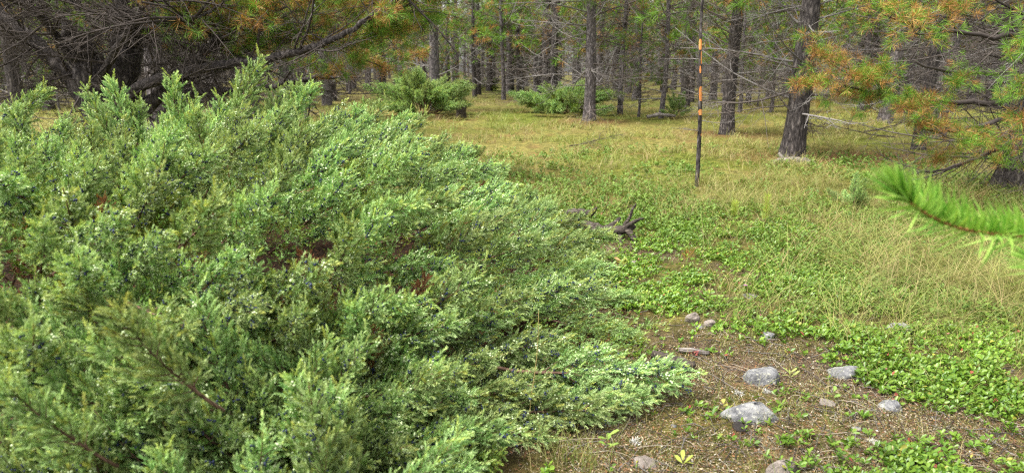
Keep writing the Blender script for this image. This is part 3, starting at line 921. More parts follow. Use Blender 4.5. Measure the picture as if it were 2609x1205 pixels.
# the pine at the right edge, its foliage reaching into the picture
base6 = at(2575, 487); base6[2] = 0
root6 = thing('pine_tree', (base6[0], base6[1], gz(base6[0], base6[1])), 'dark leaning pine at the edge with orange and green needled boughs', 'tree')
me, ax6, rad6 = trunk_mesh(7.5, .20, .04, (.11, .02), M_barkd)
link('trunk', me, root6)
for i in range(90):
    z = .35 + 3.0 * rng.random(); a = rng.normal() * .9 + math.pi
    d = np.array([math.cos(a), math.sin(a), .15 + .3 * rng.normal()])
    link('branch', (DB + DBD)[rng.integers(len(DB) + len(DBD))], root6, frame(ax6(z), d, (0, 0, 1 if rng.random() < .6 else -1), .7 + .8 * rng.random(), rng.normal() * .5))
for (px, py, y) in [(2080, 160, 7.6), (2120, 195, 7.8), (2050, 235, 7.6), (2170, 215, 7.4), (2225, 235, 7.5), (2150, 255, 7.8), (2290, 245, 7.2), (2330, 110, 7.0), (2270, 70, 7.3), (2420, 240, 6.9), (2310, 295, 7.0), (2350, 335, 6.9), (2400, 365, 6.8), (2460, 345, 6.8),
                    (2560, 230, 6.6), (2540, 380, 7.4), (2590, 420, 7.6), (2400, 40, 7.0), (2600, 330, 6.5), (2380, 420, 7.2), (2590, 120, 6.5), (2230, 180, 7.4)]:
    tip = atd(px, py, y) - base6
    o_ = ax6(max(.5, tip[2] + .1 + .5 * rng.random()))
    d = norm(norm(tip - o_) + rng.normal(size=3) * .25)
    wd, nd = LBm[[1, 2, 3, 5, 1, 0, 2][rng.integers(7)]]
    s = .5 + .35 * rng.random()
    b = link('branch', wd, root6, frame(tip - d * s * .9, d, (0, 0, 1), s)); link('needles', nd, b)
for i in range(26):
    z = 2.6 + 4.6 * rng.random(); a = rng.random() * 6.28
    wd, nd = LBm[rng.integers(6)]
    b = link('branch', wd, root6, frame(ax6(z), (math.cos(a), math.sin(a), .3), (0, 0, 1), (1.5 - .12 * z))); link('needles', nd, b)
# a few bowed connecting limbs
for (pa, pb, y0, y1, r) in [((2560, 180), (2330, 160), 7.9, 7.2, .03), ((2550, 260), (2150, 220), 8.0, 7.6, .035), ((2555, 300), (2350, 330), 8.0, 6.9, .03), ((2590, 90), (2250, 40), 7.8, 7.4, .03), ((2540, 380), (2330, 440), 8.1, 7.2, .022)]:
    A = atd(*pa, y0) - base6; B = atd(*pb, y1) - base6; m_ = (A + B) / 2 + np.array([0, 0, -.12])
    t = np.linspace(0, 1, 12)[:, None]
    Q = (1 - t) ** 2 * A + 2 * t * (1 - t) * m_ + t * t * B + rng.normal(size=(12, 3)) * .012
    mb = MB(); mb.tube(Q, np.linspace(r, r * .35, 12), 7, TW_D, jit=.2)
    link('limb', mb.mesh('limb', M_twig, True), root6)

# ------------------------------------------------------------------ the slim sapling with peeled orange patches
bs = at(1775, 481)
sap = thing('dead_sapling', (bs[0], bs[1], gz(bs[0], bs[1])), 'slim bare sapling with bright orange peeled patches on its bark', 'tree')
top = atd(1793, -60, bs[1]) - np.array([bs[0], bs[1], 0])
hz = np.linspace(0, 1, 60)
ax = np.stack([top[0] * hz + .015 * np.sin(hz * 7), .02 * np.sin(hz * 9), top[2] * hz - .04 * (hz == 0)], 1)
rs = np.interp(hz, [0, .4, 1], [.029, .023, .014])
mb = MB(); mb.tube(ax, rs, 12, jit=.12)
link('trunk', mb.mesh('trunk', M_barkd, True), sap)
for (y0, y1, wd_, side) in [(106, 133, 1.9, -.3), (136, 170, .7, .4), (174, 192, .9, -.2), (226, 263, 2.0, .1), (284, 299, 2.2, 0), (345, 352, .5, .6)]:
    za = atd(1785, y1, bs[1])[2]; zb = atd(1785, y0, bs[1])[2]
    t = np.linspace(0, 1, 10); zz = za + (zb - za) * t
    cx = np.interp(zz, ax[:, 2], ax[:, 0]); cy = np.interp(zz, ax[:, 2], ax[:, 1]); rr = np.interp(zz, ax[:, 2], rs) * 1.13
    mb = MB(); V = []
    k = 7
    for i in range(10):
        hw = wd_ * .5 * (.25 + .75 * math.sin(math.pi * min(1, max(0, .08 + .9 * t[i]))) ** .5) * (.85 + .3 * rng.random())
        for j in range(k):
            an = -math.pi / 2 + side + hw * (2 * j / (k - 1) - 1)
            V.append((cx[i] + rr[i] * math.cos(an), cy[i] + rr[i] * math.sin(an), zz[i]))
    i = np.arange(9)[:, None] * k; j = np.arange(k - 1)[None]
    T = np.concatenate([np.stack([i + j, i + j + 1, i + k + j + 1], -1).reshape(-1, 3), np.stack([i + j, i + k + j + 1, i + k + j], -1).reshape(-1, 3)])
    mb.add(V, T); link('peeled_patch', mb.mesh('peeled_patch', M_peel, True), sap)
for i in range(10):
    z = .25 + 1.4 * rng.random() ** .7; a = rng.random() * 6.28
    link('branch', DB[rng.integers(6)], sap, frame(np.array([np.interp(z, ax[:, 2], ax[:, 0]), 0, z]), (math.cos(a), math.sin(a), .1 + .3 * rng.normal()), (0, 0, 1), .22 + .25 * rng.random()))

# ------------------------------------------------------------------ far pines: trunk, bare branches and crown
FARP = []
for q in range(6):
    Hh = [9, 11, 8, 10, 12, 7][q]; dm = [.30, .36, .24, .32, .40, .16][q]
    me, axq, rq = trunk_mesh(Hh, dm * .5, .03, (rng.normal() * .012, 0), M_bark if q % 2 else M_barkd, sides=12, rings=26, wob=.04)
    dd = MB(); cr = MB()
    for i in range(56):
        z = .25 + 4.4 * rng.random(); a = rng.random() * 6.28
        b_, _ = dead_branch(1.2, 5, [TW_G, TW_B, TW_D * 1.5][rng.integers(3)], r0=.016, lod=1)
        dd.join(b_, frame(axq(z), (math.cos(a), math.sin(a), .12 + .2 * rng.normal()), (0, 0, 1), .7 + .8 * rng.random()))
    z0 = [2.6, 3.0, 2.2, 2.7, 3.2, 1.9][q]
    for i in range(38):
        f = rng.random() ** 1.25; z = z0 + (Hh - .2 - z0) * f; a = rng.random() * 6.28
        b_, n_ = live_branch(1.2, 5, TW_B, n=17, nl=.15, wd=.012, orange=[.15, .35, .12, .45, .2, .2][q], lod=1)
        M = frame(axq(z), (math.cos(a), math.sin(a), .1 + .3 * f + .15 * rng.normal()), (0, 0, 1), (1.45 - 1.0 * f) * (.8 + .4 * rng.random()))
        dd.join(b_, M); cr.join(n_, M)
    FARP.append((me, dd.mesh('branches', M_twig), cr.mesh('crown', M_pine)))


def far_pine(x, y, q, s, rot, label, group):
    o = thing('pine_tree', (x, y, gz(x, y) - .03), label, 'tree', group)
    o.rotation_euler = (0, 0, rot); o.scale = (s, s, s)
    link('trunk', FARP[q][0], o); link('branches', FARP[q][1], o); link('crown', FARP[q][2], o)
    return o


def far_label(x, y):
    px = 1304.5 + 1700 * x / y
    where = ['behind the dark many stemmed tree', 'behind the hanging boughs above the big shrub', 'behind the wide bushy juniper', 'between the wide juniper and the central trunk',
             'between the central trunk and the marked sapling', 'between the marked sapling and the thick dark trunk', 'behind the rusty boughs of the edge pine'][sum(px > t for t in (500, 950, 1230, 1500, 1775, 2020))]
    size = 'slim distant pine' if y < 38 else ('small faint pine deep in the wood' if y < 55 else 'tiny farthest pine trunk seen')
    return size + ' ' + where, 'pines of the far wood: ' + size + ' ' + where


for (px, py, q, s, lab) in [(1283, 253, 5, 1.3, 'slender nearly black pine trunk between the two bushy junipers'),
                            (1366, 240, 1, .9, 'greyish pine trunk with forked limbs far behind the clearing'),
                            (1580, 289, 5, 1.1, 'thin brownish pine stem just beside the big central trunk'),
                            (1627, 296, 5, .55, 'very thin crooked pine stem between central trunk and small juniper'),
                            (1684, 303, 5, 1.0, 'thin grey pine stem beside the small dense juniper'),
                            (1618, 256, 3, 1.0, 'dark forked pine trunk behind the thin stems'),
                            (1304, 232, 0, 1.0, 'dark short looking trunk behind the slender black pine'),
                            (1215, 236, 2, 1.1, 'dim pine trunk just behind the wide bushy juniper edge'),
                            (1885, 285, 5, .9, 'thin pine pole seen past the dark trunk behind the sapling'),
                            (1965, 285, 5, .8, 'short thin post like pine in the sunny grass gap'),
                            (1905, 268, 2, .9, 'slim pine pair member in the bright grass gap'),
                            (1760, 262, 2, 1.0, 'dark slim pine directly behind the marked sapling'),
                            (780, 300, 5, .55, 'thin dark pine stem under hanging boughs'),
                            (60, 250, 2, 1.0, 'slim dim pine beyond the low sweeping limb')]:
    p = at(px, py); far_pine(p[0], p[1], q, s, rng.random() * 6.28, lab, None)
placed = [tuple(p[:2]) for p in pine_spots]
cnt = 0; tries = 0
while cnt < 265 and tries < 20000:
    tries += 1
    y = 23.5 + 50 * rng.random() ** 1.15; x = (rng.random() * 2 - 1) * (y * .85 + 3)
    # keep the open clearing open
    if y < 30 and -4 < x < 12 and rng.random() < .8: continue
    if any((x - a) ** 2 + (y - b) ** 2 < (1.5 + .012 * y) ** 2 for a, b in placed): continue
    placed.append((x, y)); cnt += 1
    far_pine(x, y, int(rng.integers(6)), .85 + .4 * rng.random(), rng.random() * 6.28, *far_label(x, y))
print('far pines', cnt)
cnt = 0
while cnt < 26:
    y = 23 + 22 * rng.random(); x = (rng.random() * 2 - 1) * (y * .8)
    if y < 28 and -3 < x < 9: continue
    cnt += 1
    far_pine(x, y, int(rng.choice([5, 2])), .28 + .25 * rng.random(), rng.random() * 6.28, 'young twiggy pine between the crowded far trunks', 'young pines of the far wood')
# pines around the clearing that frame the sides
for (x, y, q, lab) in [(-10.2, 14, 0, 'shaded pine standing past the low sweeping limb at the picture edge'), (-6.5, 17, 3, 'orange tinged pine behind the tangled dark limbs'), (-11.5, 25, 0, 'pine with drooping green and orange boughs beyond the dark tree'),
                       (-4.8, 14.5, 1, 'pine half hidden by the long rising dark limb'), (9.5, 15, 3, 'pine with bronze boughs behind the thick dark trunk'), (7.6, 12.5, 2, 'bushy low branched pine behind the edge pine'), (10.5, 19, 1, 'tall pine deep behind the bronze boughs'), (-12.5, 20, 2, 'bushy pine far at the shaded edge'), (13.5, 24, 0, 'pine in the shade behind bronze boughs')]:
    far_pine(x, y, q, 1.0, rng.random() * 6.28, lab, None)

# the solid wood farther off, too dense to tell the trees apart
fw = MB()
for i in range(240):
    y = 72 + 45 * rng.random(); x = (rng.random() * 2 - 1) * (y * .95)
    z = gz(x, y); Hh = 8 + 5 * rng.random()
    fw.tube(np.array([[x, y, z - .2], [x, y, z + Hh * .5], [x, y, z + Hh]]), [.2, .13, .03], 5, TW_B * (.5 + rng.random()))
    n = 420; zz = .8 + (Hh - .8) * rng.random(n) ** .8; rr = (2.3 - 1.7 * zz / Hh) * np.sqrt(rng.random(n)); a = rng.random(n) * 6.28
    B = np.stack([x + rr * np.cos(a), y + rr * np.sin(a), z + zz], 1)
    o_ = .15 + .4 * rng.random(); u = rng.random((n, 1))
    c = np.where(u < .40, TW_B, np.where(u < .40 + o_ * .5, O2 * .8, np.where(u < .9, G2, G1)))
    fw.kites(B, rng.normal(size=(n, 3)) + np.array([0, 0, .2]), .30 + .35 * rng.random(n), .13, c * (.7 + .6 * rng.random((n, 1))))
fo = link('forest', fw.mesh('forest', M_pine))
tag(fo, 'hazy mass of distant pine wood closing the view', 'forest', kind='stuff')

# ------------------------------------------------------------------ near pine twig at the right (young pine stands just outside the frame)
yb = np.array([1.52, 1.40, gz(1.52, 1.40)])
yp = thing('young_pine', (yb[0], yb[1], gz(yb[0], yb[1])), 'bright green bough of a young pine reaching in from the edge', 'tree')
me, axy, rady = trunk_mesh(1.75, .02, .007, (0, 0), M_barkj, sides=10, rings=20, wob=.01)
link('trunk', me, yp)


def needle_shoot(P, n, l, wd, cols, root, r=(.0042, .0028)):
    P = np.asarray(P); t = np.linspace(0, len(P) - 1, 26)
    Q = np.stack([np.interp(t, np.arange(len(P)), P[:, k]) for k in range(3)], 1)
    for _ in range(4):
        Q[1:-1] = .25 * Q[:-2] + .5 * Q[1:-1] + .25 * Q[2:]
    wd_ = MB(); wd_.tube(Q, np.linspace(*r, 26), 7, np.array([.30, .14, .06]), jit=.3)
    b = link('branch', wd_.mesh('branch', M_twig, True), root)
    D = norm(np.gradient(Q, axis=0))
    u = rng.random(n); u = np.where(rng.random(n) < .16, .93 + .07 * u, u)
    i = np.minimum((u * 25).astype(int), 24); f = (u * 25 - i)[:, None]
    B = Q[i] * (1 - f) + Q[i + 1] * f; d = D[i]
    rv = rng.normal(size=(n, 3)) + np.array([0, 0, .9]); rv -= d * np.sum(rv * d, 1, keepdims=True); rv = norm(rv)
    tipb = np.clip((u[:, None] - .85) / .15, 0, 1)
    nd = norm(d * (.62 + .8 * tipb) + rv * (1 - .45 * tipb) + rng.normal(size=(n, 3)) * .08)
    mb = MB()
    c = np.array(cols[0]) + (np.array(cols[1]) - np.array(cols[0])) * rng.random((n, 1))
    L = l * (.75 + .35 * rng.random(n))
    mb.ribbons(B, nd, d * .10 + rng.normal(size=(n, 3)) * .05, L, wd, c, seg=3)
    link('needles', mb.mesh('needles', M_pine), b)


GC = [(.09, .25, .025), (.36, .54, .11)]
s0 = axy(1.18)
needle_shoot([s0, atd(2720, 604, 1.34) - yb, atd(2609, 600, 1.30) - yb, atd(2500, 594, 1.28) - yb, atd(2420, 576, 1.27) - yb, atd(2350, 540, 1.26) - yb, atd(2300, 502, 1.25) - yb], 700, .084, .0042, GC, yp)
s1 = axy(1.0)
needle_shoot([s1, atd(2770, 700, 1.3) - yb, atd(2700, 690, 1.25) - yb, atd(2650, 675, 1.2) - yb], 320, .085, .004, GC, yp)
for (z, a, ln) in [(1.3, .3, .35), (1.1, -1.0, .4), (.9, 1.2, .4), (1.45, 1.8, .25), (.8, -.2, .45), (1.5, -.7, .22)]:
    s_ = axy(z); dv = np.array([math.cos(a), math.sin(a), .3])
    needle_shoot([s_, s_ + dv * ln * .5, s_ + dv * ln + np.array([0, 0, .05])], 300, .058, .0020, GC, yp)
s_ = axy(1.7)
needle_shoot([axy(1.45), axy(1.6), s_, s_ + np.array([0, 0, .1])], 260, .055, .002, GC, yp)


# ------------------------------------------------------------------ stones
def stone(px, py, wpx, asp, hr, label, mat=None, rot=0.0, seed=1, sink=.42, name='stone'):
    p = at(px, py); sc_ = wpx / F * math.hypot(p[1], CAM_H)
    W = sc_ * .5; Dp = W * asp; Hh = W * hr * 1.35
    nu, nv = 40, 22
    a = np.linspace(0, 2 * np.pi, nu, endpoint=False); b = np.linspace(-math.pi / 2, math.pi / 2, nv)
    Bm, A = np.meshgrid(b, a, indexing='ij')
    sq = lambda t, e: np.sign(t) * np.abs(t) ** e
    x = sq(np.cos(Bm), .75) * sq(np.cos(A), .8); y = sq(np.cos(Bm), .75) * sq(np.sin(A), .8); z = sq(np.sin(Bm), .7)
    n = (fbm(x * 1.3 + seed * 7.7, y * 1.3 + z * 1.7 + seed * 3.1, seed, 3) - .5)
    n2 = fbm(x * 4.5 + z * 3 + seed, y * 4.5 - z * 2, seed + 5, 2) - .5
    f = 1 + .5 * n + .10 * n2
    U = np.stack([x * f, y * f, z * f], -1).reshape(-1, 3)
    rs_ = np.random.default_rng(seed + 100)
    for _ in range(9):                 # cleaved faces
        pn = norm(rs_.normal(size=3) * np.array([1, 1, .8]) + np.array([0, 0, .25])); pd = .60 + .25 * rs_.random()
        U = U - np.maximum(0, U @ pn - pd)[:, None] * pn * .85
    V = U * np.array([W, Dp, Hh]) * 1.12
    i = np.arange(nv - 1)[:, None] * nu; j = np.arange(nu)[None]; j2 = (j + 1) % nu
    T = np.concatenate([np.stack([i + j, i + j2, i + nu + j2], -1).reshape(-1, 3), np.stack([i + j, i + nu + j2, i + nu + j], -1).reshape(-1, 3)])
    mb = MB(); mb.add(V, T)
    o = link(name, mb.mesh(name, mat or M_stone, True))
    o.location = (p[0], p[1], gz(p[0], p[1]) + Hh * (1 - 2 * sink) * .5)
    o.rotation_euler = (0, 0, rot)
    tag(o, label, 'stone')


stone(1932, 985, 92, .75, .50, 'humped grey stone with lichen in the mossy soil', seed=1, rot=.1)
stone(1916, 1075, 132, .55, .34, 'long flat pale grey stone lying in bare soil', seed=2, rot=-.1)
stone(2146, 972, 78, .6, .42, 'flat grey stone at the border of the leafy carpet', seed=3, rot=.2)
stone(2290, 852, 66, .7, .55, 'pale stone poking through leaves below the dry grass', seed=4)
stone(2264, 1060, 56, .8, .55, 'small dark grey rounded stone among leafy sprigs', seed=5)
stone(1646, 1196, 58, .8, .42, 'pinkish flat stone beside the shrub at the bottom edge', M_stone_p, seed=6)
stone(1990, 1212, 88, .6, .48, 'angular brownish grey stone cut by the bottom edge', M_stone_p, seed=27, rot=.2)
stone(1762, 826, 40, .8, .75, 'upright little pinkish brown stone near juniper tips', M_stone_p, seed=8, rot=.5)
stone(1808, 838, 34, .8, .60, 'small pink pebble next to the upright pinkish stone', M_stone_p, seed=9)
stone(1955, 872, 36, .8, .50, 'small pale grey stone in thin grass above the humped one', seed=10)
stone(1783, 846, 26, .7, .35, 'flat grey pebble below the pair of pink stones', seed=11)
stone(2102, 1052, 36, .8, .35, 'tan half buried pebble right of the long flat stone', M_stone_p, seed=12)
stone(2178, 1112, 22, .8, .4, 'bluish white pebble in bare soil', seed=13)
stone(1611, 668, 34, .7, .45, 'dark stone slab beside the yellow leaved plant', M_stone_p, seed=14)
stone(1716, 1094, 14, .8, .5, 'tiny white pebble near the low juniper bough', seed=15)
stone(1918, 760, 44, .8, .3, 'flat grey stone under the small purple flower', seed=16)
stone(1884, 1102, 36, 1.0, .5, 'black charred lump beside the long flat stone', M_black, seed=17, sink=.3, name='charcoal_lump')

# ------------------------------------------------------------------ dead wood
def wood_piece(name, strands, label, cat, mat, base_px=None):
    p0 = at(*base_px); root = thing(name, (p0[0], p0[1], gz(p0[0], p0[1])), label, cat)
    for (nm, pts, r) in strands:
        W = np.array([atd(q[0], q[1], q[2]) for q in pts]) - np.array([p0[0], p0[1], gz(p0[0], p0[1])])
        n = 5 * (len(W) - 1) + 1; t = np.linspace(0, len(W) - 1, n)
        Q = np.stack([np.interp(t, np.arange(len(W)), W[:, k]) for k in range(3)], 1)
        for _ in range(2):
            Q[1:-1] = .25 * Q[:-2] + .5 * Q[1:-1] + .25 * Q[2:]
        rr = np.interp(np.linspace(0, 1, n), np.linspace(0, 1, len(r)), r)
        mb = MB(); mb.tube(Q, rr, 9, jit=.45)
        link(nm, mb.mesh(nm, mat, True), root)
    return root


wood_piece('weathered_root', [
    ('root', [(1430, 560, 6.3), (1500, 575, 6.1), (1545, 590, 5.95), (1590, 585, 5.9), (1618, 578, 5.9)], [.03, .045, .05, .04, .02]),
    ('root', [(1590, 580, 5.9), (1608, 598, 5.85), (1622, 620, 5.8)], [.032, .03, .022]),
    ('root', [(1575, 592, 5.9), (1605, 572, 5.88), (1625, 560, 5.86), (1640, 556, 5.85)], [.026, .022, .015, .005]),
    ('root', [(1590, 575, 5.95), (1605, 555, 5.95), (1610, 535, 5.95), (1620, 520, 5.95)], [.02, .015, .012, .008]),
    ('root', [(1440, 548, 6.4), (1470, 540, 6.4), (1505, 545, 6.35), (1520, 530, 6.3)], [.04, .04, .032, .012]),
    ('root', [(1530, 600, 5.9), (1560, 575, 6.0), (1580, 555, 6.05)], [.035, .028, .014]),
    ('root', [(1440, 565, 6.2), (1480, 572, 6.1), (1520, 588, 6.0)], [.04, .05, .035]),
    ('root', [(1578, 600, 5.85), (1582, 618, 5.8), (1578, 635, 5.7)], [.026, .022, .016])],
    'weathered grey brown root snag with curled prongs at the shrub edge', 'dead wood', M_wood_dk, (1560, 625))
wood_piece('fallen_log', [('log', [(1665, 902, 3.20), (1695, 913, 3.14), (1725, 922, 3.09), (1768, 930, 3.05)], [.022, .030, .028, .018]), ('stub', [(1738, 924, 3.07), (1756, 938, 3.03), (1764, 948, 3.0)], [.014, .010, .006])],
           'short dark mossy log sticking out from under the juniper', 'log', M_wood_dk, (1715, 935))
wood_piece('driftwood_stick', [('stick', [(1728, 890, 3.26), (1762, 894, 3.25), (1805, 899, 3.24)], [.012, .016, .010])], 'short smooth grey stick lying just beyond the mossy log', 'stick', M_wood, (1765, 903))
wood_piece('weathered_log', [('log', [(1968, 416, 10.6), (2000, 412, 10.6), (2040, 412, 10.7), (2076, 418, 10.7)], [.05, .075, .07, .05]), ('stub', [(2000, 410, 10.6), (1990, 400, 10.6), (1985, 390, 10.7)], [.04, .03, .015])],
           'silvery weathered log lying at the foot of the thick dark trunk', 'log', M_wood, (2020, 422))
wood_piece('rotten_stump', [('stump', [(1176, 300, 20.0), (1177, 285, 20.0), (1180, 264, 20.0)], [.14, .12, .08]), ('splinter', [(1166, 300, 19.8), (1167, 290, 19.8), (1164, 278, 19.8)], [.06, .05, .02])],
           'dark broken stump with a pale splinter beside the wide bushy juniper', 'stump', M_wood_dk, (1176, 301))
wood_piece('fallen_branch', [('log', [(1648, 298, 19.6), (1680, 292, 19.6), (1720, 296, 19.7)], [.05, .06, .04])], 'grey fallen branch on the ground before the small dense juniper', 'branch', M_wood, (1680, 300))
for (px, py, L, a, lab) in [(2200, 345, 1.3, .2, 'dark twiggy fallen bough heaped under the bronze foliage'), (2280, 360, 1.1, 2.6, 'dark fallen bough lying behind the bright twig of the near pine'), (2160, 330, 1.0, 1.2, 'small dark fallen bough close to the thick trunk'),
                            (1450, 385, .8, .5, 'low brown patch of dead twigs in the straw grass'), (2390, 455, .9, 3.3, 'bare forked fallen twig in front of the edge pine')]:
    p = at(px, py)
    o = link('fallen_branch', DBD[rng.integers(5)]); o.matrix_basis = frame((p[0], p[1], gz(p[0], p[1]) + .08), (math.cos(a), math.sin(a), .08), (0, 0, 1), L)
    tag(o, lab, 'branch')


# ------------------------------------------------------------------ ground cover
def sample(n, dens, x0, x1, y0, y1, persp=1.0, near=None):
    """points, with density falling with distance; kept with probability dens(x, y)"""
    X, Y = [], []; got = 0; it = 0
    while got < n and it < 60:
        it += 1; m = n * 2
        u = rng.random(m)
        if persp > 0:
            y = 1 / (1 / y0 + u * (1 / y1 - 1 / y0)) if persp == 1 else y0 * (y1 / y0) ** u
            y = y0 * (y1 / y0) ** u if persp == .5 else y
        else:
            y = y0 + (y1 - y0) * u
        lim = np.minimum(np.maximum(abs(x0), x1), y * .80 + .5)
        x = (rng.random(m) * 2 - 1) * lim
        ok = (x > x0) & (x < x1) & (rng.random(m) < dens(x, y))
        X.append(x[ok]); Y.append(y[ok]); got += ok.sum()
    return np.concatenate(X)[:n], np.concatenate(Y)[:n]


def free(x, y):
    return (bush_r(x, y) > .98)


# creeping bearberry carpet: rosettes of small rounded leaves on trailing stems
bx, by = sample(12500, lambda x, y: np.clip(z_bear(x, y) * 1.2 - .1, .06, 1) * np.clip((fbm(x * 4, y * 4, 66, 2) - .34) * 4, .10, 1) * (bush_r(x, y) > .93) * np.clip((8 - y) / 1.5, 0, 1), .1, 5.0, 2.0, 8.0, persp=0)
bz = ground_h(bx, by) + .012 + .045 * rng.random(len(bx)) * np.clip(z_bear(bx, by), .3, 1)
mb = MB(); k = 7
n = len(bx)
ax_ = norm(np.stack([rng.normal(size=n) * .55, rng.normal(size=n) * .55, np.ones(n)], 1))
tone = fbm(bx * 1.2, by * 1.2, 61, 3); lsz = .70 + .65 * rng.random(n)
for q in range(k):
    keep = rng.random(n) < (.95 if q < 5 else .6)
    a = q * 2.4 + rng.random(n) * .9
    rad = np.stack([np.cos(a), np.sin(a), np.zeros(n)], 1)
    tilt = .25 + .75 * rng.random((n, 1))
    D = norm(rad + ax_ * tilt)
    B = np.stack([bx, by, bz], 1) - ax_ * (.004 * q)
    c = np.array([.085, .195, .018]) + (np.array([.25, .40, .045]) - np.array([.085, .195, .018])) * rng.random((n, 1)) ** 1.1
    yl = (rng.random((n, 1)) < .03); c = np.where(yl, np.array([.36, .36, .06]), c)
    rd = (rng.random((n, 1)) < .008); c = np.where(rd, np.array([.40, .10, .07]), c)
    c = c * (.75 + .5 * tone[:, None])
    mb.leaves(B[keep], D[keep], (ax_ + rng.normal(size=(n, 3)) * .25)[keep], (lsz * (.016 + .012 * rng.random(n)))[keep], (lsz * (.0095 + .006 * rng.random(n)))[keep], c[keep])
# trailing woody stems
for i in range(260):
    j = rng.integers(n); a = rng.random() * 6.28; L = .08 + .2 * rng.random()
    t = np.linspace(0, 1, 5); xx = bx[j] + np.cos(a) * L * t + .01 * rng.normal(size=5); yy = by[j] + np.sin(a) * L * t + .01 * rng.normal(size=5)
    mb.tube(np.stack([xx, yy, ground_h(xx, yy) + .012 + .01 * rng.random(5)], 1), .0014, 3, np.array([.16, .08, .05]))
tag(link('bearberry_cover', mb.mesh('bearberry_cover', M_bear)), 'low carpet of glossy round green leaves creeping over the soil', 'ground cover', kind='stuff')

# leafy low plants in the middle distance
mb = MB()
def d_mid(x, y):
    q = fbm(x * .8, y * .8, 71, 3)
    return np.clip((q - .38) * 5, 0, 1) * free(x, y) * np.clip((13 - y) / 5, 0, 1) * np.where(y < 5.5, np.clip((x - 1.6) / .8, 0, 1), 1) * (1 - .8 * z_bare(x, y))
px_, py_ = sample(4300, d_mid, -.5, 8.0, 3.8, 13, persp=.5)
n = len(px_)
hgt = (.03 + .09 * rng.random(n)) * np.clip(py_ / 7, .5, 1)
tone_h = rng.random(n)
for q in range(9):
    f = (q + 1) / 9
    a = rng.random(n) * 6.28
    rad = np.stack([np.cos(a), np.sin(a), .3 + .6 * rng.random(n)], 1)
    B = np.stack([px_ + rng.normal(size=n) * .02, py_ + rng.normal(size=n) * .02, ground_h(px_, py_) + hgt * f], 1)
    c = np.array([.08, .16, .024]) + (np.array([.19, .29, .05]) - np.array([.08, .16, .024])) * np.clip(tone_h[:, None] + (rng.random((n, 1)) - .5) * .5, 0, 1)
    mb.kites(B, rad, (.024 + .020 * rng.random(n)) * np.clip(py_ / 6, 1, 1.6), (.013 + .008 * rng.random(n)) * np.clip(py_ / 6, 1, 1.6), c, N=np.stack([rng.normal(size=n) * .4, rng.normal(size=n) * .4, np.ones(n)], 1), mid=.55)
tag(link('low_herbs', mb.mesh('low_herbs', M_soft)), 'low leafy green herbs mixed through the middle grass', 'ground cover', kind='stuff')

# grass
mb = MB()
STR = np.array([.38, .32, .135]); STR2 = np.array([.30, .22, .10]); YG = np.array([.25, .29, .06]); GG = np.array([.13, .22, .032])


def grass(n, dens, box, L, W, colmix, tilt, bendk, tuftn=6, tr=.03, persp=1.0, seg=3):
    x, y = sample(n // tuftn, dens, *box, persp=persp)
    m = len(x)
    ta = rng.random(m) * 6.28; tb = rng.random(m)
    x = np.repeat(x, tuftn); y = np.repeat(y, tuftn); ta = np.repeat(ta, tuftn); cm = np.repeat(rng.random(m), tuftn)
    N = len(x); x = x + rng.normal(size=N) * tr; y = y + rng.normal(size=N) * tr
    a = ta + rng.normal(size=N) * 1.1
    h = np.stack([np.cos(a), np.sin(a), np.zeros(N)], 1)
    D = np.stack([h[:, 0] * tilt * rng.random(N), h[:, 1] * tilt * rng.random(N), np.ones(N)], 1)
    bend = h * (bendk * (.3 + rng.random(N)))[:, None] + np.array([0, 0, -1]) * (bendk * .75 * rng.random(N))[:, None]
    ln = (L[0] + (L[1] - L[0]) * rng.random(N) ** 1.5)
    wd = W[0] + (W[1] - W[0]) * np.clip((y - 4) / 16, 0, 1)
    pal = np.array(colmix, float)
    pick = np.clip(cm * .86 + rng.random(N) * .14, 0, .999); idx = (pick * len(pal)).astype(int)
    c = pal[idx] * np.repeat(.62 + .6 * rng.random((m, 1)), tuftn, 0) * (.85 + .3 * rng.random((N, 1)))
    B = np.stack([x, y, ground_h(x, y) - .004], 1)
    mb.ribbons(B, D, bend, ln, wd, c, seg=seg, tipc=c * .5 + STR * .5)


def d_far(x, y):
    q = fbm(x * .7, y * .7, 81, 3); q2 = fbm(x * 2.2, y * 2.2, 82, 2)
    return np.clip(.30 + (q - .45) * 4, .04, 1) * np.clip(.3 + (q2 - .4) * 4, .1, 1) * free(x, y) * np.clip((y - 5.5) / 3, 0, 1)


grass(52000, d_far, (-16, 22, 6.5, 34), (.10, .32), (.0028, .012), [STR, YG, YG, STR2, YG, GG, STR], .8, .8, tuftn=8, tr=.05, persp=.5, seg=2)
grass(15000, lambda x, y: z_dry(x, y) * np.clip((fbm(x * 2.4, y * 2.4, 84, 2) - .42) * 6, .05, 1), (1.2, 7.5, 3.0, 9.5), (.08, .27), (.0028, .0044), [STR, YG, GG, YG, STR2, GG, YG], .5, 1.1, tuftn=14, tr=.035, persp=0, seg=4)
grass(20000, lambda x, y: np.clip(.25 + (fbm(x, y, 83, 3) - .45) * 3, .05, 1) * free(x, y) * (1 - .85 * z_bare(x, y)) * (1 - .5 * z_bear(x, y)), (-.5, 7, 2.2, 9.5), (.06, .22), (.0018, .0028), [YG, GG, STR, YG, GG, STR2], .5, .6, tuftn=5, tr=.025, persp=.5, seg=3)
grass(1300, lambda x, y: z_bare(x, y) * free(x, y), (.1, 2.6, 2.1, 4), (.04, .13), (.0015, .002), [YG, GG, STR], .6, .5, tuftn=4, tr=.02, persp=0, seg=3)
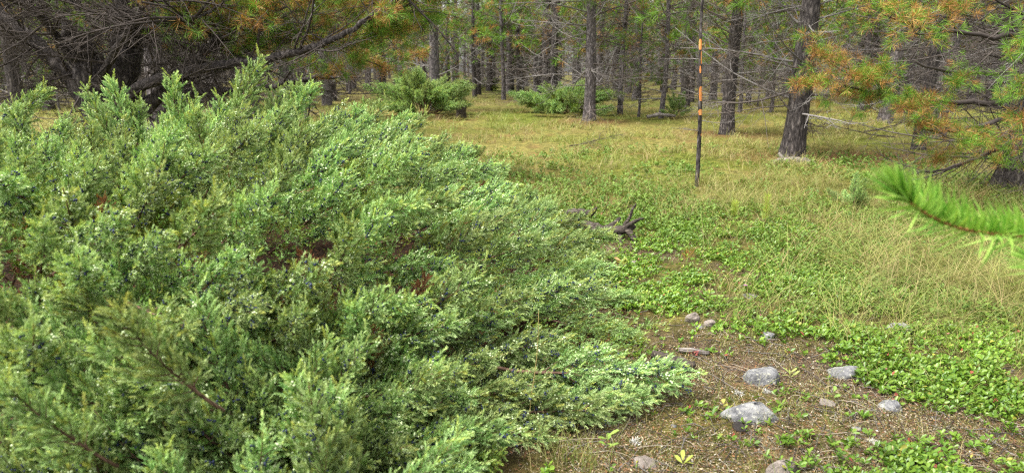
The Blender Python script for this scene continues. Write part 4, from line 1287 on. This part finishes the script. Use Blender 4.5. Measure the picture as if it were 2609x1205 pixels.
grass(3000, lambda x, y: free(x, y) * (1 - z_bare(x, y)) * np.clip((x - 1.2) / 1.0, 0, 1), (1.0, 6.5, 3.4, 9.0), (.18, .48), (.003, .0045), [STR, YG, GG, YG, STR2], .5, 1.0, tuftn=6, tr=.02, persp=.5, seg=5)
grass(1700, lambda x, y: blob(x, y, 3.6, 4.9, 1.0, 1.2, .6, 25), (2.0, 6.0, 3.2, 7.5), (.14, .36), (.0036, .005), [STR, YG, YG, STR2], .5, 1.25, tuftn=9, tr=.02, persp=0, seg=5)
tag(link('grass', mb.mesh('grass', M_grass)), 'straw and green grass over the clearing', 'grass', kind='stuff')

# moss tufts, litter, fallen needles
mb = MB()
def d_moss(x, y):
    return (np.clip(z_bare(x, y) * 1.2 + .15, 0, 1)) * (bush_r(x, y) > .8)
mx_, my_ = sample(75000, lambda x, y: d_moss(x, y) * np.clip((fbm(x * 6, y * 6, 91, 2) - .38) * 5, 0, 1), 0, 4.2, 2.0, 6.2, persp=0)
n = len(mx_)
c = np.array([.10, .105, .022]) + (np.array([.22, .195, .075]) - np.array([.10, .105, .022])) * rng.random((n, 1)); c = np.where(rng.random((n, 1)) < .12, np.array([.42, .40, .28]), c)
mb.kites(np.stack([mx_, my_, ground_h(mx_, my_) - .001], 1), np.stack([rng.normal(size=n) * .6, rng.normal(size=n) * .6, np.ones(n)], 1), .006 + .010 * rng.random(n), .0035, c * (.6 + .7 * rng.random((n, 1))))
tag(link('moss', mb.mesh('moss', M_litter)), 'olive brown moss tufts on the bare soil', 'moss', kind='stuff')
mb = MB()
def d_lit(x, y):
    return np.clip(.25 + z_bare(x, y), 0, 1) * (bush_r(x, y) > .55)
lx, ly = sample(62000, d_lit, -.6, 4.8, 1.9, 7.5, persp=.5)
n = len(lx); a = rng.random(n) * 6.28
u = rng.random((n, 1))
c = np.where(u < .34, np.array([.23, .115, .055]), np.where(u < .60, np.array([.33, .265, .17]), np.where(u < .84, np.array([.12, .075, .05]), np.where(u < .96, np.array([.22, .18, .14]), np.array([.45, .42, .36])))))
long_ = rng.random(n) < .45
L = np.where(long_, .03 + .03 * rng.random(n), .005 + .012 * rng.random(n)); W = np.where(long_, .0014, .003 + .005 * rng.random(n))
mb.kites(np.stack([lx, ly, ground_h(lx, ly) + .002 + .008 * rng.random(n)], 1), np.stack([np.cos(a), np.sin(a), rng.normal(size=n) * .22], 1), L, W, c * (.6 + .8 * rng.random((n, 1))), N=np.stack([rng.normal(size=n) * .4, rng.normal(size=n) * .4, np.ones(n)], 1))
for i in range(700):                    # thin grey and brown twigs
    x_, y_ = sample(1, d_lit, .2, 4.5, 2.1, 6.5, persp=.5)
    a = rng.random() * 6.28; L = .06 + .22 * rng.random() ** 2; t = np.linspace(0, 1, 6)
    xx = x_ + np.cos(a) * L * t + np.cumsum(rng.normal(size=6)) * .005; yy = y_ + np.sin(a) * L * t + np.cumsum(rng.normal(size=6)) * .005
    mb.tube(np.stack([xx, yy, ground_h(xx, yy) + .004 + .02 * np.sin(t * 3.1) * rng.random()], 1), np.linspace(.0022, .0009, 6), 4, [TW_G, TW_B, TW_D, np.array([.34, .29, .22])][rng.integers(4)])
tag(link('needle_litter', mb.mesh('needle_litter', M_litter)), 'brown fallen needles, leaf scraps and thin twigs on the soil', 'litter', kind='stuff')
# dead needles under the shrub
mb = MB()
n = 22000; rr = np.sqrt(rng.random(n)) * .97; a = rng.random(n) * 6.28
x = BC[0] + 3.15 * rr * np.cos(a); y = BC[1] + np.where(np.sin(a) < 0, 3.1, 3.6) * rr * np.sin(a)
mb.kites(np.stack([x, y, ground_h(x, y) + .004 + .03 * rng.random(n)], 1), rng.normal(size=(n, 3)) * np.array([1, 1, .35]), .02 + .05 * rng.random(n), .006 + .006 * rng.random(n), J_DEAD * np.array([.7, .75, .8]) * (.4 + .8 * rng.random((n, 1))))
tag(link('juniper_litter', mb.mesh('juniper_litter', M_litter)), 'rusty dead needle litter under the big juniper', 'litter', kind='stuff')


# ------------------------------------------------------------------ single small plants
def leafy_plant(name, px, py, n, L, W, h, col, label, cat='plant', spread=.6, mat=None, z0=0.0):
    p = at(px, py); root = thing(name, (p[0], p[1], gz(p[0], p[1])), label, cat)
    st = MB(); st.tube(np.array([[0, 0, -.01], [.003, 0, h * .5], [0, .004, h]]), [.0018, .0014, .001], 4, np.array([.25, .2, .09]))
    link('stem', st.mesh('stem', M_soft), root)
    for i in range(n):
        f = (i + .5) / n; a = i * 2.4 + rng.random() * .5
        D = np.array([[math.cos(a), math.sin(a), spread * (.3 + .9 * rng.random())]])
        m_ = MB(); m_.leaves(np.array([[0, 0, h * (.25 + .75 * f)]]), D, np.array([[0, 0, 1.0]]) + rng.normal(size=(1, 3)) * .2, L * (.75 + .5 * rng.random()), W * (.8 + .4 * rng.random()), np.array(col[rng.integers(len(col))])[None])
        link('leaf', m_.mesh('leaf', mat or M_soft), root)
    return root


leafy_plant('broadleaf_plant', 1582, 680, 11, .065, .034, .07, [(.55, .50, .14), (.48, .50, .13), (.52, .34, .15), (.40, .48, .11)], 'broad yellow green leaved plant at the juniper edge', spread=.5)
leafy_plant('broadleaf_plant', 1545, 1172, 6, .045, .02, .08, [(.22, .36, .06), (.28, .40, .08)], 'bright green pointed leaves under the low juniper bough')
leafy_plant('broadleaf_plant', 2118, 1045, 4, .035, .022, .05, [(.26, .40, .09)], 'three leaved light green sprout by the tan pebble')
leafy_plant('broadleaf_plant', 2010, 985, 9, .06, .011, .04, [(.30, .36, .09), (.36, .40, .12)], 'narrow leaved pale green tuft touching the humped grey stone')
leafy_plant('broadleaf_plant', 1738, 1200, 4, .05, .02, .03, [(.36, .42, .08)], 'single yellowish green sprig at the bottom edge by the pink stone')
leafy_plant('broadleaf_plant', 1840, 1060, 4, .035, .018, .04, [(.34, .34, .08), (.30, .25, .06)], 'olive sprout growing before the long flat stone')
leafy_plant('broadleaf_plant', 2010, 830, 12, .025, .010, .12, [(.28, .42, .09), (.22, .36, .07)], 'upright light green herb rising from the thin grass')
leafy_plant('broadleaf_plant', 1795, 610, 14, .03, .011, .16, [(.24, .36, .08), (.28, .40, .09)], 'upright feathery green herb behind the orange needle tuft')
leafy_plant('broadleaf_plant', 2215, 790, 7, .03, .018, .06, [(.34, .42, .14)], 'pale green leafy herb at the edge of the dry grass')
leafy_plant('broadleaf_plant', 2390, 560, 6, .03, .014, .05, [(.42, .12, .09)], 'small reddish leaved herb hidden in long dry grass')
leafy_plant('broadleaf_plant', 2125, 705, 6, .028, .012, .05, [(.42, .13, .09), (.35, .12, .08)], 'tiny red leaved sprout between carpet and dry grass')
leafy_plant('broadleaf_plant', 1768, 925, 6, .028, .014, .03, [(.28, .07, .06)], 'dark red leaved sprout beside the mossy log')

# purple flower
pf = at(1897, 752); fl = thing('wildflower', (pf[0], pf[1], gz(pf[0], pf[1])), 'single small purple flower above the green carpet', 'flower')
st = MB(); st.tube(np.array([[0, 0, 0], [.004, 0, .03], [0, 0, .06]]), [.0014, .0012, .001], 4, np.array([.15, .2, .06])); link('stem', st.mesh('stem', M_soft), fl)
for i in range(7):
    a = i * 6.283 / 7; m_ = MB()
    m_.leaves(np.array([[0, 0, .06]]), np.array([[math.cos(a), math.sin(a), .25]]), np.array([[0, 0, 1.0]]), .017, .011, np.array([[.50, .13, .52]]))
    link('petal', m_.mesh('petal', M_soft), fl)

# orange needle tuft and pine seedling
po = at(1752, 655); to = thing('pine_twig', (po[0], po[1], gz(po[0], po[1])), 'fallen orange needle tuft standing among green leaves', 'twig')
m_ = MB(); m_.tube(np.array([[0, 0, -.01], [.01, 0, .03]]), [.004, .003], 5, TW_B); link('stem', m_.mesh('stem', M_twig), to)
m_ = MB(); tuft(m_, np.array([.01, 0, .03]), np.array([.25, 0, 1.0]), 70, .10, .0022, 'o', .75); link('needles', m_.mesh('needles', M_pine), to)
for (px, py, h, lab) in [(1948, 575, .30, 'yellow green pine seedling standing in the grass'), (1870, 560, .17, 'short pine seedling near the larger yellow green one')]:
    p = at(px, py); rt = thing('pine_seedling', (p[0], p[1], gz(p[0], p[1])), lab, 'seedling')
    m_ = MB(); m_.tube(np.array([[0, 0, -.01], [.004, .002, h * .5], [0, 0, h]]), [.004, .003, .0015], 5, np.array([.25, .16, .06])); link('stem', m_.mesh('stem', M_twig), rt)
    m_ = MB(); nn = 420; zz = h * (.2 + .8 * rng.random(nn)); a = rng.random(nn) * 6.28
    m_.kites(np.stack([0 * zz, 0 * zz, zz], 1), np.stack([np.cos(a), np.sin(a), .7 + .8 * rng.random(nn)], 1), .05 + .02 * rng.random(nn), .0018, np.array([.32, .40, .06]) * (.7 + .6 * rng.random((nn, 1))))
    link('needles', m_.mesh('needles', M_pine), rt)

# pale lichen tufts in the soil
for (px, py, lab) in [(1878, 1020, 'white lichen tuft above the long flat stone'), (1952, 1022, 'pale lichen tuft between humped and flat stones'), (1617, 1148, 'white lichen tuft under the low juniper bough'), (2222, 1145, 'grey white lichen tuft near the bluish pebble')]:
    p = at(px, py); m_ = MB(); nn = 90
    m_.kites(rng.normal(size=(nn, 3)) * np.array([.012, .010, .002]), np.stack([rng.normal(size=nn), rng.normal(size=nn), .5 + rng.random(nn)], 1), .010 + .010 * rng.random(nn), .004, np.array([.50, .49, .44]) * (.7 + .5 * rng.random((nn, 1))))
    o = link('lichen_tuft', m_.mesh('lichen_tuft', M_litter)); o.location = (p[0], p[1], gz(p[0], p[1]) + .002); tag(o, lab, 'lichen')
# dry stalk leaning in front of the juniper
A = atd(1347, 1040, 2.5); A[2] = max(A[2], .02); B = atd(1372, 790, 2.55)
m_ = MB(); t = np.linspace(0, 1, 9)[:, None]; Q = A * (1 - t) + B * t + np.array([.012, 0, 0]) * np.sin(t * 3.1); Q[0, 2] = 0
m_.tube(Q - A, np.linspace(.0022, .001, 9), 5, np.array([.45, .36, .14]))
o = link('dry_stalk', m_.mesh('dry_stalk', M_soft)); o.location = A; tag(o, 'single tall dry straw stalk rising in front of the juniper', 'stalk')

#TOT
tot = sum(len(m.polygons) for m in bpy.data.meshes)
print('triangles', tot, 'objects', len(bpy.data.objects))
